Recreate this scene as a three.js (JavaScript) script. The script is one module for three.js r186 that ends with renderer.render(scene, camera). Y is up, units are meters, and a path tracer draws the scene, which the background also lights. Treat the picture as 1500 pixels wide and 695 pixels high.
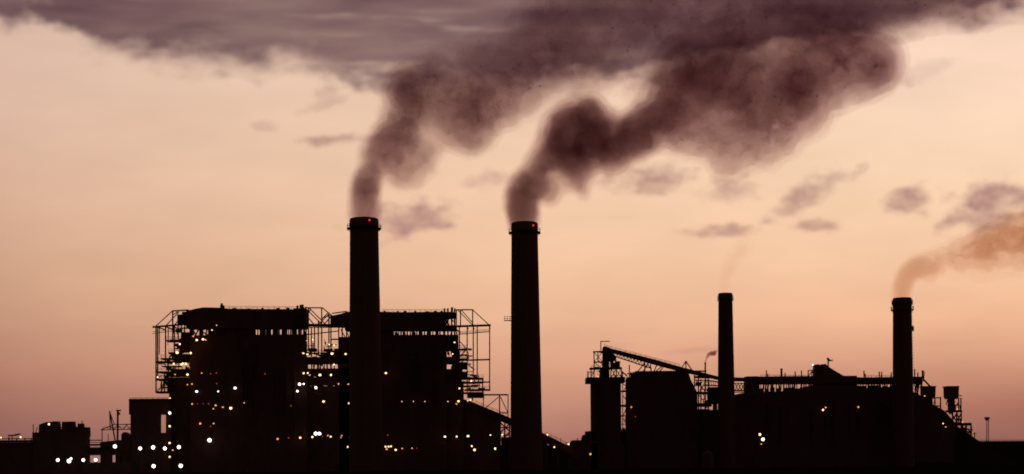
import * as THREE from 'three';
import { mergeGeometries } from 'three/addons/utils/BufferGeometryUtils.js';
import { ImprovedNoise } from 'three/addons/math/ImprovedNoise.js';

// ---------------------------------------------------------------- camera
const scene = new THREE.Scene();
const F = 2000, HX = 750, HY = 652, EYE = 14, ROLL = THREE.MathUtils.degToRad(0.5);
const camera = new THREE.PerspectiveCamera(2 * Math.atan(HY / F) * 180 / Math.PI, 1500 / (2 * HY), 1, 40000);
camera.position.set(0, EYE, 0);
camera.rotation.set(0, 0, -ROLL);
camera.setViewOffset(1500, 2 * HY, 0, 0, 1500, 695);
camera.focus = 120; camera.userData.fStop = 0.36;                       // the long lens sits a touch off focus
const renderer = new THREE.WebGLRenderer({ antialias: true });
renderer.setSize(1024, 474);
renderer.toneMapping = THREE.LinearToneMapping;
renderer.toneMappingExposure = 1;
renderer.shadowMap.enabled = true;

// ---------------------------------------------------------------- helpers: random, noise
let seed = 7;
const rnd = () => { seed = (seed + 0x6D2B79F5) | 0; let t = Math.imul(seed ^ (seed >>> 15), 1 | seed); t = (t + Math.imul(t ^ (t >>> 7), 61 | t)) ^ t; return ((t ^ (t >>> 14)) >>> 0) / 4294967296; };
const rr = (a, b) => a + (b - a) * rnd();
const gauss = () => Math.sqrt(-2 * Math.log(rnd() + 1e-9)) * Math.cos(6.28318 * rnd());
const perlin = new ImprovedNoise();
function fbm(x, y, z, oct = 4) { let s = 0, a = 0.5, n = 0; for (let i = 0; i < oct; i++) { s += a * perlin.noise(x, y, z); n += a; a *= 0.5; x = x * 2.03 + 7.1; y = y * 2.03 + 3.7; z = z * 2.03 + 1.3; } return s / n; }
const sstep = (a, b, x) => { const t = Math.min(1, Math.max(0, (x - a) / (b - a))); return t * t * (3 - 2 * t); };
const lerp = (a, b, t) => a + (b - a) * t;
const lin = (c) => { c /= 255; return c <= 0.04045 ? c / 12.92 : ((c + 0.055) / 1.055) ** 2.4; };

// ---------------------------------------------------------------- sky: dusk air and clouds (equirectangular)
{
  const W = 4096, H = 2048, data = new Float32Array(W * H * 4);
  const VS = [-200, 0, 100, 200, 300, 400, 470, 540, 600, 650, 700];
  const L = [[214, 180, 164], [220, 186, 168], [220, 184, 164], [219, 180, 157], [215, 172, 146], [206, 160, 131], [198, 148, 122], [182, 127, 107], [158, 107, 95], [140, 93, 87], [132, 86, 82]];
  const C = [[230, 198, 176], [238, 204, 182], [240, 206, 180], [243, 206, 176], [244, 203, 170], [240, 192, 157], [233, 181, 147], [221, 163, 133], [200, 143, 120], [168, 113, 100], [150, 98, 90]];
  const R = [[238, 203, 182], [246, 211, 188], [250, 215, 190], [252, 217, 187], [250, 211, 176], [246, 199, 162], [243, 186, 148], [212, 152, 124], [176, 116, 96], [152, 101, 92], [140, 92, 84]];
  const tab = [L, C, R].map((k) => k.map((c) => c.map(lin)));
  const key = (k, v, o) => { let i = 0; while (i < VS.length - 2 && v > VS[i + 1]) i++; const t = Math.min(1, Math.max(0, (v - VS[i]) / (VS[i + 1] - VS[i]))); for (let c = 0; c < 3; c++) o[c] = lerp(k[i][c], k[i + 1][c], t); return o; };
  // the edge of the cloud deck, and the small clouds under it: centre, half sizes, tilt, strength
  const EDGE = [[-900, -40], [-200, 5], [0, 22], [90, 36], [150, 62], [250, 84], [380, 96], [440, 84], [480, 112], [560, 126], [700, 130], [820, 120], [950, 108], [1150, 70], [1300, 48], [1420, 30], [1500, 18], [1800, -40], [2600, -120]];
  const edge = (u) => { let i = 0; while (i < EDGE.length - 2 && u > EDGE[i + 1][0]) i++; const t = Math.min(1, Math.max(0, (u - EDGE[i][0]) / (EDGE[i + 1][0] - EDGE[i][0]))); return lerp(EDGE[i][1], EDGE[i + 1][1], t); };
  const SMALL = [[500, 203, 78, 8, -0.05, 0.75], [600, 320, 74, 27, -0.16, 0.9], [725, 262, 46, 15, -0.15, 0.45], [950, 266, 66, 24, -0.08, 0.8], [1072, 282, 50, 20, -0.1, 0.5], [1056, 342, 56, 11, -0.02, 0.75],
    [1198, 335, 40, 9, 0.02, 0.7], [1184, 288, 62, 22, -0.55, 0.75], [1262, 255, 22, 8, -0.6, 0.35], [1336, 297, 36, 24, 0.05, 0.85], [1452, 308, 66, 36, -0.12, 0.95], [1400, 330, 26, 9, -0.3, 0.5], [1540, 300, 60, 30, 0, 0.8],
    [390, 183, 22, 7, 0.1, 0.35], [480, 150, 40, 8, -0.3, 0.35], [480, 132, 26, 9, -0.2, 0.35], [1012, 517, 44, 7, -0.06, 0.35], [905, 507, 30, 5, 0, 0.15], [1380, 508, 90, 5, 0, 0.1], [1130, 128, 18, 8, 0, 0.2], [1335, 128, 14, 9, 0.5, 0.35], [1360, 108, 60, 16, -0.4, 0.22], [-160, 240, 120, 14, 0, 0.5], [1700, 220, 110, 18, 0, 0.6], [-420, 330, 150, 16, 0, 0.5], [1950, 330, 140, 15, 0, 0.5]];
  const o = [0, 0, 0], p = [0, 0, 0], deck = [lin(102), lin(74), lin(79)], deck2 = [lin(122), lin(90), lin(92)], puff = [lin(174), lin(130), lin(122)];
  for (let y = 0; y < H; y++) {
    const el = ((y + 0.5) / H - 0.5) * Math.PI;
    if (el < -0.06) { for (let x = 0; x < W; x++) { const i = (y * W + x) * 4; data[i] = 0.05; data[i + 1] = 0.026; data[i + 2] = 0.024; data[i + 3] = 1; } continue; }
    for (let x = 0; x < W; x++) {
      let az = ((x + 0.5) / W) * 360 - 90; if (az > 180) az -= 360;
      const a = az * Math.PI / 180, i = (y * W + x) * 4, ca = Math.cos(a), dome = Math.cos(el);
      const near = Math.abs(az) < 55 && el < 0.75;
      // gnomonic coordinates straight ahead, plain angles elsewhere
      const u = HX + F * (near ? Math.tan(a) : Math.sign(a) * (Math.tan(0.96) + Math.abs(a) - 0.96)), v = HY - F * (near ? Math.tan(Math.max(el, -0.05)) / ca : Math.tan(Math.min(1.2, Math.max(el, -0.05))) / Math.max(ca, 0.57));
      const t = Math.min(1, Math.max(0, u / 1500)), b = t < 0.5 ? [0, 1, Math.pow(t * 2, 0.75)] : [1, 2, t * 2 - 1];
      key(tab[b[0]], v, o); key(tab[b[1]], v, p);
      for (let c = 0; c < 3; c++) o[c] = lerp(o[c], p[c], b[2]);
      // the afterglow lies ahead; the air dims and cools towards the opposite sky
      const away = sstep(22, 120, Math.abs(az)) * dome + sstep(0.45, 1.3, el) * (1 - 0.4 * dome);
      const dim = lerp(1, 0.32, Math.min(1, away));
      o[0] *= dim; o[1] *= lerp(1, 1.0, away) * dim; o[2] *= lerp(1, 1.18, Math.min(1, away)) * dim;
      const cu = u / 150, cv = v / 60;
      if (el > -0.02 && v < 420) {
        const big = fbm(cu * 0.9, cv * 0.9, 2.7, 5), fine = fbm(cu * 3.1, cv * 2.2, 8.1, 4);
        const soft = 14 + 24 * sstep(-0.15, 0.35, fbm(u / 170, v / 90, 25.5, 3)); let m = sstep(-soft, soft, edge(u) + 30 * big + 34 * fine - v) * (0.93 + 0.22 * fbm(u / 200, v / 30, 5.5, 5));
        m *= 1 - 0.3 * sstep(0.2, 0.6, fbm(u / 210, v / 26, 11.5, 4));          // thin streaks let light through
        m *= lerp(1, 0.75 + 0.5 * fbm(az / 9, el * 7, 3.3, 4), sstep(0.4, 0.7, el)); m = Math.max(m, 0.5 * sstep(-6, 40, edge(u) + 14 + 46 * fbm(u / 46, v / 24, 14.2, 4) + 20 * big - v)); m = Math.min(1, Math.max(0, m));
        const w = Math.min(1, Math.max(0, 0.45 + 1.7 * fbm(u / 200, v / 48, 1.1, 5) + 0.18 * sstep(200, 700, u)));
        const d2 = Math.pow(dim, 0.55);
        for (let c = 0; c < 3; c++) o[c] = lerp(o[c], lerp(deck[c], deck2[c], w) * d2, m);
        if (near && v > 90) for (const [sx, sy, rx, ry, tilt, k] of SMALL) {
          const dx = u - sx, dy = v - sy; if (Math.abs(dx) > rx * 2 || Math.abs(dy) > rx * 2) continue;
          const ww = 14 * fbm(u / 22, v / 14, 21.1, 3); const ex = (dx * Math.cos(tilt) + dy * Math.sin(tilt) + ww) / rx, ey = (-dx * Math.sin(tilt) + dy * Math.cos(tilt) + ww * 0.5) / ry;
          const q = 1 - Math.sqrt(ex * ex + ey * ey) + 1.0 * fbm(u / 34, v / 20, sx * 0.13, 5);
          const s = k * (0.85 + 0.5 * fbm(u / 24, v / 15, 31.3, 3)) * sstep(-0.28, 0.75, q);
          for (let c = 0; c < 3; c++) o[c] = lerp(o[c], puff[c] * d2, s);
        }
      } else if (el > -0.02 && near) for (const [sx, sy, rx, ry, tilt, k] of SMALL) {
        const dx = u - sx, dy = v - sy; if (sy < 400 || Math.abs(dx) > rx * 2 || Math.abs(dy) > 40) continue;
        const q = 1 - Math.hypot(dx / rx, (dy - dx * tilt) / ry) + 0.9 * fbm(u / 40, v / 12, sx * 0.13, 4);
        const s = k * sstep(0, 0.8, q);
        for (let c = 0; c < 3; c++) o[c] = lerp(o[c], puff[c], s);
      }
      const g = el < -0.02 ? 0.25 : 1, h = 1 + 0.1 * (el > -0.02 && near ? fbm(u / 190, v / 60, 17.7, 4) : 0);
      data[i] = o[0] * g * h; data[i + 1] = o[1] * g * h; data[i + 2] = o[2] * g * h; data[i + 3] = 1;
    }
  }
  const sky = new THREE.DataTexture(data, W, H, THREE.RGBAFormat, THREE.FloatType);
  sky.mapping = THREE.EquirectangularReflectionMapping; sky.magFilter = sky.minFilter = THREE.LinearFilter; sky.needsUpdate = true;
  scene.background = sky; scene.environment = sky;
}
// the sun has just gone into the haze behind the plant: very weak, wide and warm
const sun = new THREE.DirectionalLight(new THREE.Color(1, 0.62, 0.36), 0.12);
sun.position.set(1150, 160, -1150); sun.target.position.set(0, 0, -300);
sun.castShadow = true; sun.shadow.radius = 25;
Object.assign(sun.shadow.camera, { left: -500, right: 500, top: 300, bottom: -300, near: 1, far: 4000 });
scene.add(sun, sun.target);

// ---------------------------------------------------------------- helpers: places, things, parts
// a place at distance d that lies in the direction of (px, py) of the 1500 px wide view
function at(px, py, d) {
  const u = px - HX, v = HY - py, c = Math.cos(ROLL), s = Math.sin(ROLL), k = d / F;
  return new THREE.Vector3((u * c + v * s) * k, EYE + (-u * s + v * c) * k, -d);
}
const used = {};
const numbered = (n) => { const k = used[n] = (used[n] ?? -1) + 1; return k ? n + '_' + String(k).padStart(3, '0') : n; };
function thing(name, label, category, px, d, group, y = 0) {
  const o = new THREE.Group(); o.name = numbered(name); scene.add(o);
  const p = at(px, 640, d); o.position.set(p.x, y, p.z);
  o.userData = { label, category }; if (group) o.userData.group = group;
  return o;
}
const shadowed = (m) => { m.castShadow = m.receiveShadow = true; return m; };
function noiseTex(w, h, fn, srgb) {
  const d = new Uint8Array(w * h * 4);
  for (let y = 0; y < h; y++) for (let x = 0; x < w; x++) { const v = fn(x, y), i = (y * w + x) * 4; for (let c = 0; c < 3; c++) d[i + c] = Math.max(0, Math.min(255, (v.length ? v[c] : v) * 255)); d[i + 3] = 255; }
  const t = new THREE.DataTexture(d, w, h); t.wrapS = t.wrapT = THREE.RepeatWrapping; t.magFilter = THREE.LinearFilter; t.minFilter = THREE.LinearFilter; if (srgb) t.colorSpace = THREE.SRGBColorSpace; t.needsUpdate = true; return t;
}
const mat = (r, g, b, rough, extra = {}) => { const m = new THREE.MeshStandardMaterial({ roughness: rough, metalness: 0, ...extra }); m.color.setRGB(r, g, b); return m; };
const phys = (r, g, b, rough, extra = {}) => { const m = new THREE.MeshPhysicalMaterial({ roughness: rough, metalness: 0, ...extra }); m.color.setRGB(r, g, b); return m; };
const tile = (f, w, h) => (x, y) => { const a = x / w, b = y / h; return lerp(lerp(f(x, y), f(x - w, y), a), lerp(f(x, y - h), f(x - w, y - h), a), b); };
const corrug = noiseTex(128, 128, (x, y) => 0.5 + 0.35 * Math.sin(x / 128 * Math.PI * 16) + 0.12 * (y % 64 < 2 ? -1 : 0));
const rust = noiseTex(512, 512, tile((x, y) => 0.78 + 0.55 * fbm(x / 60, y / 150, 0.5, 5) , 512, 512));
corrug.repeat.set(1 / 4, 1 / 4); rust.repeat.set(1 / 24, 1 / 24);
const streak = noiseTex(512, 512, tile((x, y) => 0.8 + 0.5 * fbm(x / 14, y / 190, 4.2, 4) + 0.2 * fbm(x / 40, y / 40, 9.1, 4), 512, 512));
streak.repeat.set(3, 1);
const M = {
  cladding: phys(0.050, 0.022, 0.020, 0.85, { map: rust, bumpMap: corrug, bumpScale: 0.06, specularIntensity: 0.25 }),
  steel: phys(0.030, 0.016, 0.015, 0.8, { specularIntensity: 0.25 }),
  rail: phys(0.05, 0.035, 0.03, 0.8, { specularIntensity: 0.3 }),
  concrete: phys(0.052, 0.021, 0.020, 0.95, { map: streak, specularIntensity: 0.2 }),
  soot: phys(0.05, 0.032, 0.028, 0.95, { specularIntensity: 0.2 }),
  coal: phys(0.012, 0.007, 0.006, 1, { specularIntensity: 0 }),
  white: new THREE.MeshStandardMaterial({ color: 0x111111, emissive: new THREE.Color(1, 0.92, 0.78), emissiveIntensity: 3 }),
  warm: new THREE.MeshStandardMaterial({ color: 0x111111, emissive: new THREE.Color(1, 0.66, 0.30), emissiveIntensity: 2.2 }),
  orange: new THREE.MeshStandardMaterial({ color: 0x111111, emissive: new THREE.Color(1, 0.38, 0.08), emissiveIntensity: 1.3 }),
  red: new THREE.MeshStandardMaterial({ color: 0x111111, emissive: new THREE.Color(1, 0.13, 0.05), emissiveIntensity: 0.35 }),
  beacon: new THREE.MeshStandardMaterial({ color: 0x111111, emissive: new THREE.Color(1, 0.05, 0.01), emissiveIntensity: 0.8 }),
};
const unitBox = new THREE.BoxGeometry(1, 1, 1), unitRod = new THREE.CylinderGeometry(1, 1, 1, 8), bulbShape = new THREE.SphereGeometry(1, 12, 8);
function add(name, geometry, material, parent) { const m = shadowed(new THREE.Mesh(geometry, material)); m.name = name; parent.add(m); return m; }
function metreUV(g) {                                                   // uv in metres by the way each face points
  const p = g.attributes.position, n = g.attributes.normal, uv = new Float32Array(p.count * 2);
  for (let i = 0; i < p.count; i++) {
    const ax = Math.abs(n.getX(i)), ay = Math.abs(n.getY(i)), az = Math.abs(n.getZ(i));
    uv[2 * i] = ax > az && ax > ay ? p.getZ(i) : p.getX(i); uv[2 * i + 1] = ay > ax && ay > az ? p.getZ(i) : p.getY(i);
  }
  return g.setAttribute('uv', new THREE.BufferAttribute(uv, 2));
}
// a box whose front face spans two pixel corners at distance d and reaches deep metres back
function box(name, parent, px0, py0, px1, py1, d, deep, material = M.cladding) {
  const a = at(px0, py0, d), b = at(px1, py1, d), x = (a.x + b.x) / 2, bottom = Math.max(b.y, -0.5);
  const g = metreUV(new THREE.BoxGeometry(Math.abs(b.x - a.x), a.y - bottom, deep));
  const m = add(name, g, material, parent);
  m.position.set(x, (a.y + bottom) / 2, -d - deep / 2).sub(parent.position);
  return m;
}
// a solid with the outline given in pixels at distance d, deep metres thick
function prism(name, parent, pts, d, deep, material = M.cladding) {
  const o = at(pts[0][0], pts[0][1], d), s = new THREE.Shape(pts.map(([x, y]) => { const p = at(x, y, d); return new THREE.Vector2(p.x - o.x, Math.max(p.y, -0.5) - o.y); }));
  const g = metreUV(new THREE.ExtrudeGeometry(s, { depth: deep, bevelEnabled: false }));
  const m = add(name, g, material, parent);
  m.position.set(o.x, o.y, -d - deep).sub(parent.position);
  return m;
}
const UP = new THREE.Vector3(0, 1, 0);
// a straight member between two places; w metres wide (across the view), t deep
function barV(name, parent, a, b, w, t = w, material = M.steel, round = false) {
  const m = add(name, round ? unitRod : unitBox, material, parent), dir = b.clone().sub(a), len = dir.length();
  m.position.copy(a).add(b).multiplyScalar(0.5).sub(parent.position);
  m.quaternion.setFromUnitVectors(UP, dir.normalize());
  m.scale.set(round ? w / 2 : w, len, round ? t / 2 : t);
  return m;
}
const bar = (name, parent, x0, y0, x1, y1, d, w = 0.35, d1 = d, material = M.steel) => barV(name, parent, at(x0, y0, d), at(x1, y1, d1), w, w, material);
function clampBase(v) { if (v.y < -0.5) v.y = -0.5; return v; }
// a handrail along a deck edge: two rails and stanchions joined as one part
function handrail(parent, x0, y0, x1, y1, d, hgt = 1.1) {
  const a = at(x0, y0, d), b = at(x1, y1, d), gs = [], n = Math.max(2, Math.round(a.distanceTo(b) / 2));
  const put = (p, q, r) => { const g = new THREE.BoxGeometry(r, p.distanceTo(q), r), k = new THREE.Quaternion().setFromUnitVectors(UP, q.clone().sub(p).normalize()); g.applyQuaternion(k); const c = p.clone().add(q).multiplyScalar(0.5); gs.push(g.translate(c.x, c.y, c.z)); };
  const up = (p, h) => p.clone().setY(p.y + h);
  put(up(a, hgt), up(b, hgt), 0.11); put(up(a, hgt * 0.5), up(b, hgt * 0.5), 0.08);
  for (let i = 0; i <= n; i++) { const p = a.clone().lerp(b, i / n); put(p, up(p, hgt), 0.1); }
  const m = add('handrail', mergeGeometries(gs), M.rail, parent); m.position.sub(parent.position); return m;
}
// a lamp fixed to a thing: bracket and glowing bulb
const LIGHT = { white: [0xfff0d8, 5], warm: [0xffc070, 3], orange: [0xff8030, 1.2] };
function lamp(parent, px, py, size, kind, d) {
  const g = new THREE.Group(); g.name = 'lamp'; parent.add(g);
  g.position.copy(at(px, py, d)).sub(parent.position);
  const r = size * d / F * 0.5 * (kind === 'white' ? 0.76 : 0.58) * rr(0.85, 1.1);
  const bulb = add('bulb', bulbShape, M[kind], g); bulb.scale.set(r * rr(0.85, 1.25), r * rr(0.85, 1.1), r);
  const br = add('bracket', unitBox, M.steel, g); br.scale.set(r * 0.6, r * 0.4, 1.6); br.position.set(0, r * 0.9, -0.9);
  const hood = add('hood', unitBox, M.steel, g); hood.scale.set(r * 1.3, r * 0.25, r * 1.2); hood.position.set(0, r * 1.3, -r * 0.35);
  if (LIGHT[kind] && size >= 5) { const l = new THREE.PointLight(LIGHT[kind][0], LIGHT[kind][1] * size / 6); l.position.set(0, 0, r + 0.15); l.castShadow = true; g.add(l); }
  return g;
}
function lamps(parent, d, list) { for (const [x, y, s, k] of list) lamp(parent, x, y, s, { W: 'white', Y: 'warm', O: 'orange', R: 'red', B: 'beacon' }[k], d); }

// ---------------------------------------------------------------- the setting: ground, lake
{
  const xs = [], zs = [];
  for (let i = -70; i <= 70; i++) xs.push(Math.sign(i) * (Math.abs(i) * 9 + Math.pow(Math.abs(i) / 70, 4) * 14000));
  for (let i = 0; i <= 150; i++) zs.push(260 - i * 9 - Math.pow(i / 150, 5) * 22000);
  const pos = [], uv = [], idx = [];
  const height = (x, z) => {
    const d = -z;
    let h = lerp(12.3, 6.0, Math.min(1, Math.max(0, d / 430))) * (1 - sstep(432, 486, d));
    h += 0.5 * fbm(x / 40, z / 40, 1.5, 4) * sstep(10, 80, Math.abs(d) + Math.abs(x)) ;
    h -= 3.5 * sstep(570, 600, d) * (1 - sstep(2600, 3200, d)) * (1 - sstep(-175, -120, x + 12 * fbm(x / 60, z / 60, 4, 3)));
    h += sstep(3000, 9000, d) * 9 * fbm(x / 1700, z / 2600, 7.7, 4);
    return h;
  };
  for (const z of zs) for (const x of xs) { pos.push(x, height(x, z), z); uv.push(x / 30, z / 30); }
  const nx = xs.length;
  for (let j = 0; j < zs.length - 1; j++) for (let i = 0; i < nx - 1; i++) { const a = j * nx + i; idx.push(a, a + 1, a + nx, a + 1, a + nx + 1, a + nx); }
  const g = new THREE.BufferGeometry(); g.setAttribute('position', new THREE.Float32BufferAttribute(pos, 3)); g.setAttribute('uv', new THREE.Float32BufferAttribute(uv, 2)); g.setIndex(idx); g.computeVertexNormals();
  const dirt = noiseTex(512, 512, tile((x, y) => 0.7 + 0.9 * fbm(x / 32, y / 32, 2.5, 5), 512, 512));
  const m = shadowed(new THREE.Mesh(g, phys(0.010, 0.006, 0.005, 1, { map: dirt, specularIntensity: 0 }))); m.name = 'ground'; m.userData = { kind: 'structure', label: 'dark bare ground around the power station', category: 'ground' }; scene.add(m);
  const rip = noiseTex(256, 256, tile((x, y) => 0.5 + 0.5 * fbm(x / 22, y / 8, 3.3, 4), 256, 256)); rip.repeat.set(1 / 25, 1 / 25);
  const wg = metreUV(new THREE.PlaneGeometry(3000, 2700, 1, 1).rotateX(-Math.PI / 2));
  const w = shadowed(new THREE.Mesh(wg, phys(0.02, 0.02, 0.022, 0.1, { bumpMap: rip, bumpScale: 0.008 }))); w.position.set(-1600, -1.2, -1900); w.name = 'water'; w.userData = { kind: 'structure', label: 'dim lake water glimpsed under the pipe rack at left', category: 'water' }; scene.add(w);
}

// ---------------------------------------------------------------- chimneys
function chimney(label, pxTop, pyTop, wTop, pxLow, pyLow, wLow, d, rings, beacon, opts = {}) {
  const top = at(pxTop, pyTop, d), low = at(pxLow, pyLow, d), k = d / F;
  const t = thing('chimney', label, 'chimney', 750, d, 'tall chimneys of the power station');
  t.position.set(lerp(top.x, low.x, top.y / (top.y - low.y)) * 0 + (top.x + low.x) / 2, 0, -d);
  const H = top.y, rt = wTop * k / 2, slope = (wLow - wTop) * k / 2 / (top.y - low.y), r = (y) => rt + slope * (H - y);
  const pts = [[r(0), -0.5], [r(H * 0.33), H * 0.33], [r(H * 0.66), H * 0.66], [rt, H - 1.8], [rt + 0.0, H - 1.79], [rt - 0.12, H], [rt - 0.55, H], [rt - 0.75, H - 4], [rt - 0.8, H - 14]].map((p) => new THREE.Vector2(...p));
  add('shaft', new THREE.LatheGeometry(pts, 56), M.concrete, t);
  const band = add('rim', new THREE.LatheGeometry([[rt + 0.002, H - 2.6], [rt + 0.16, H - 2.5], [rt + 0.10, H - 0.35], [rt - 0.1, H - 0.3]].map((p) => new THREE.Vector2(...p)), 56), M.soot, t);
  for (const [py, wide] of rings) {
    const y = at(pxTop, py, d).y, R0 = r(y), R1 = R0 + wide;
    const ring = add('platform', new THREE.LatheGeometry([[R0 - 0.02, y - 0.18], [R1, y - 0.18], [R1, y], [R0 - 0.02, y], [R0 - 0.02, y - 0.18]].map((p) => new THREE.Vector2(...p)), 40), M.steel, t);
    const gs = [];
    for (const h of [0.6, 1.25]) gs.push(new THREE.TorusGeometry(R1 - 0.08, 0.05, 5, 40).rotateX(Math.PI / 2).translate(0, y + h, 0));
    for (let i = 0; i < 20; i++) gs.push(new THREE.BoxGeometry(0.1, 1.3, 0.1).translate(Math.cos(i * Math.PI / 10) * (R1 - 0.08), y + 0.65, Math.sin(i * Math.PI / 10) * (R1 - 0.08)));
    add('handrail', mergeGeometries(gs.map((g) => g.toNonIndexed())), M.rail, t);
    for (let i = 0; i < 10; i++) { const a = i * Math.PI / 5, b = add('bracket', unitBox, M.steel, t); b.scale.set(wide * 1.25, 0.16, 0.16); b.position.set(Math.cos(a) * (R0 + wide / 2), y - 0.65, Math.sin(a) * (R0 + wide / 2)); b.rotation.set(0, -a, 0.65, 'YXZ'); }
  }
  // ladder down the right side
  const gs = [], la = opts.ladder ?? 0.55, tilt = Math.atan(slope);
  for (const s of [-0.25, 0.25]) for (let j = 0; j < 6; j++) { const y0 = H - 3 - j * (H - 6) / 6, y1 = y0 - (H - 6) / 6, ym = (y0 + y1) / 2; gs.push(new THREE.BoxGeometry(0.1, y0 - y1, 0.1).rotateZ(tilt).translate(r(ym) + 0.35, ym, s)); }
  for (let y = 6; y < H - 3; y += opts.cage ? 1.2 : 3) { gs.push(new THREE.BoxGeometry(0.08, 0.08, 0.5).translate(r(y) + 0.35, y, 0)); if (opts.cage) gs.push(new THREE.TorusGeometry(0.5, 0.05, 4, 10).rotateX(Math.PI / 2).translate(r(y) + 0.5, y, 0)); gs.push(new THREE.BoxGeometry(0.5, 0.07, 0.07).translate(r(y) + 0.15, y, 0)); }
  const lad = add('ladder', mergeGeometries(gs.map((g) => g.toNonIndexed())), M.rail, t); lad.rotation.y = la;
  if (beacon) { const p = at(beacon[0], beacon[1], d), x = p.x - t.position.x, z = Math.sqrt(Math.max(0, rt * rt - x * x)); const b = add('beacon_light', bulbShape, M.beacon, t); b.scale.setScalar(0.36); b.position.set(x, p.y, z + 0.42); const h = add('beacon_bracket', unitBox, M.steel, t); h.scale.set(0.5, 0.15, 0.7); h.position.set(x, p.y - 0.5, z + 0.3); }
  return t;
}
chimney('tallest-looking dark chimney rising in front of the twin boiler houses', 533, 321, 41.5, 534.3, 455, 44.6, 470, [[335, 1.0]], [543, 326]);
chimney('thick dark chimney standing alone between the boiler houses and the silo', 767.5, 327, 38.5, 771.2, 560, 44.5, 470, [[341, 0.95], [469, 0]].slice(0, 1), [781, 333]);
const ch3 = chimney('short slim chimney behind the vent pipe, without visible dark smoke', 1061.6, 430, 20.5, 1065.2, 560, 24, 540, [[439, 0.45]]);
const ch4 = chimney('short chimney at far right with ringed platforms and brown smoke', 1320.6, 437, 26.5, 1324.6, 560, 29, 540, [[445, 0.5], [454, 0.8]], null, { ladder: 0.25, cage: true });
{ // small side platform of the second chimney, and the box on the fourth
  const t = scene.getObjectByName('chimney_001');
  for (const y of [464, 467, 470]) bar('side_platform', t, 738.5, y, 750, y, 470, y === 470 ? 0.3 : 0.12);
  for (const x of [739, 743, 747]) bar('side_platform_post', t, x, 463.5, x, 471, 470, 0.12);
  box('ladder_landing', ch4, 1335.5, 478, 1339.5, 484, 540, 1.2, M.steel);
  bar('ladder_landing', ch4, 1334, 485, 1340, 485, 540, 0.2);
}

// small pipes, struts, stairs and boxes that fill the open galleries
function clutter(t, x0, y0, x1, y1, n, d) {
  for (let i = 0; i < n; i++) {
    const x = rr(x0, x1), y = rr(y0, y1), k = rnd();
    if (k < 0.35) bar('strut', t, x, y, x + rr(-1, 1), Math.min(y1, y + rr(5, 14)), d + rr(1, 5), rr(0.18, 0.5));
    else if (k < 0.62) bar('pipe', t, x, y, Math.min(x1 + 4, x + rr(5, 16)), y + rr(-0.5, 0.5), d + rr(1, 5), rr(0.15, 0.5));
    else if (k < 0.8) bar('stair', t, x, y, x + rr(-9, 9), y + rr(5, 9), d + rr(1, 5), rr(0.25, 0.5));
    else box('equipment', t, x, y, x + rr(2, 6), y + rr(2, 6), d + rr(1, 5), rr(1, 3), M.steel);
  }
}
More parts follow.
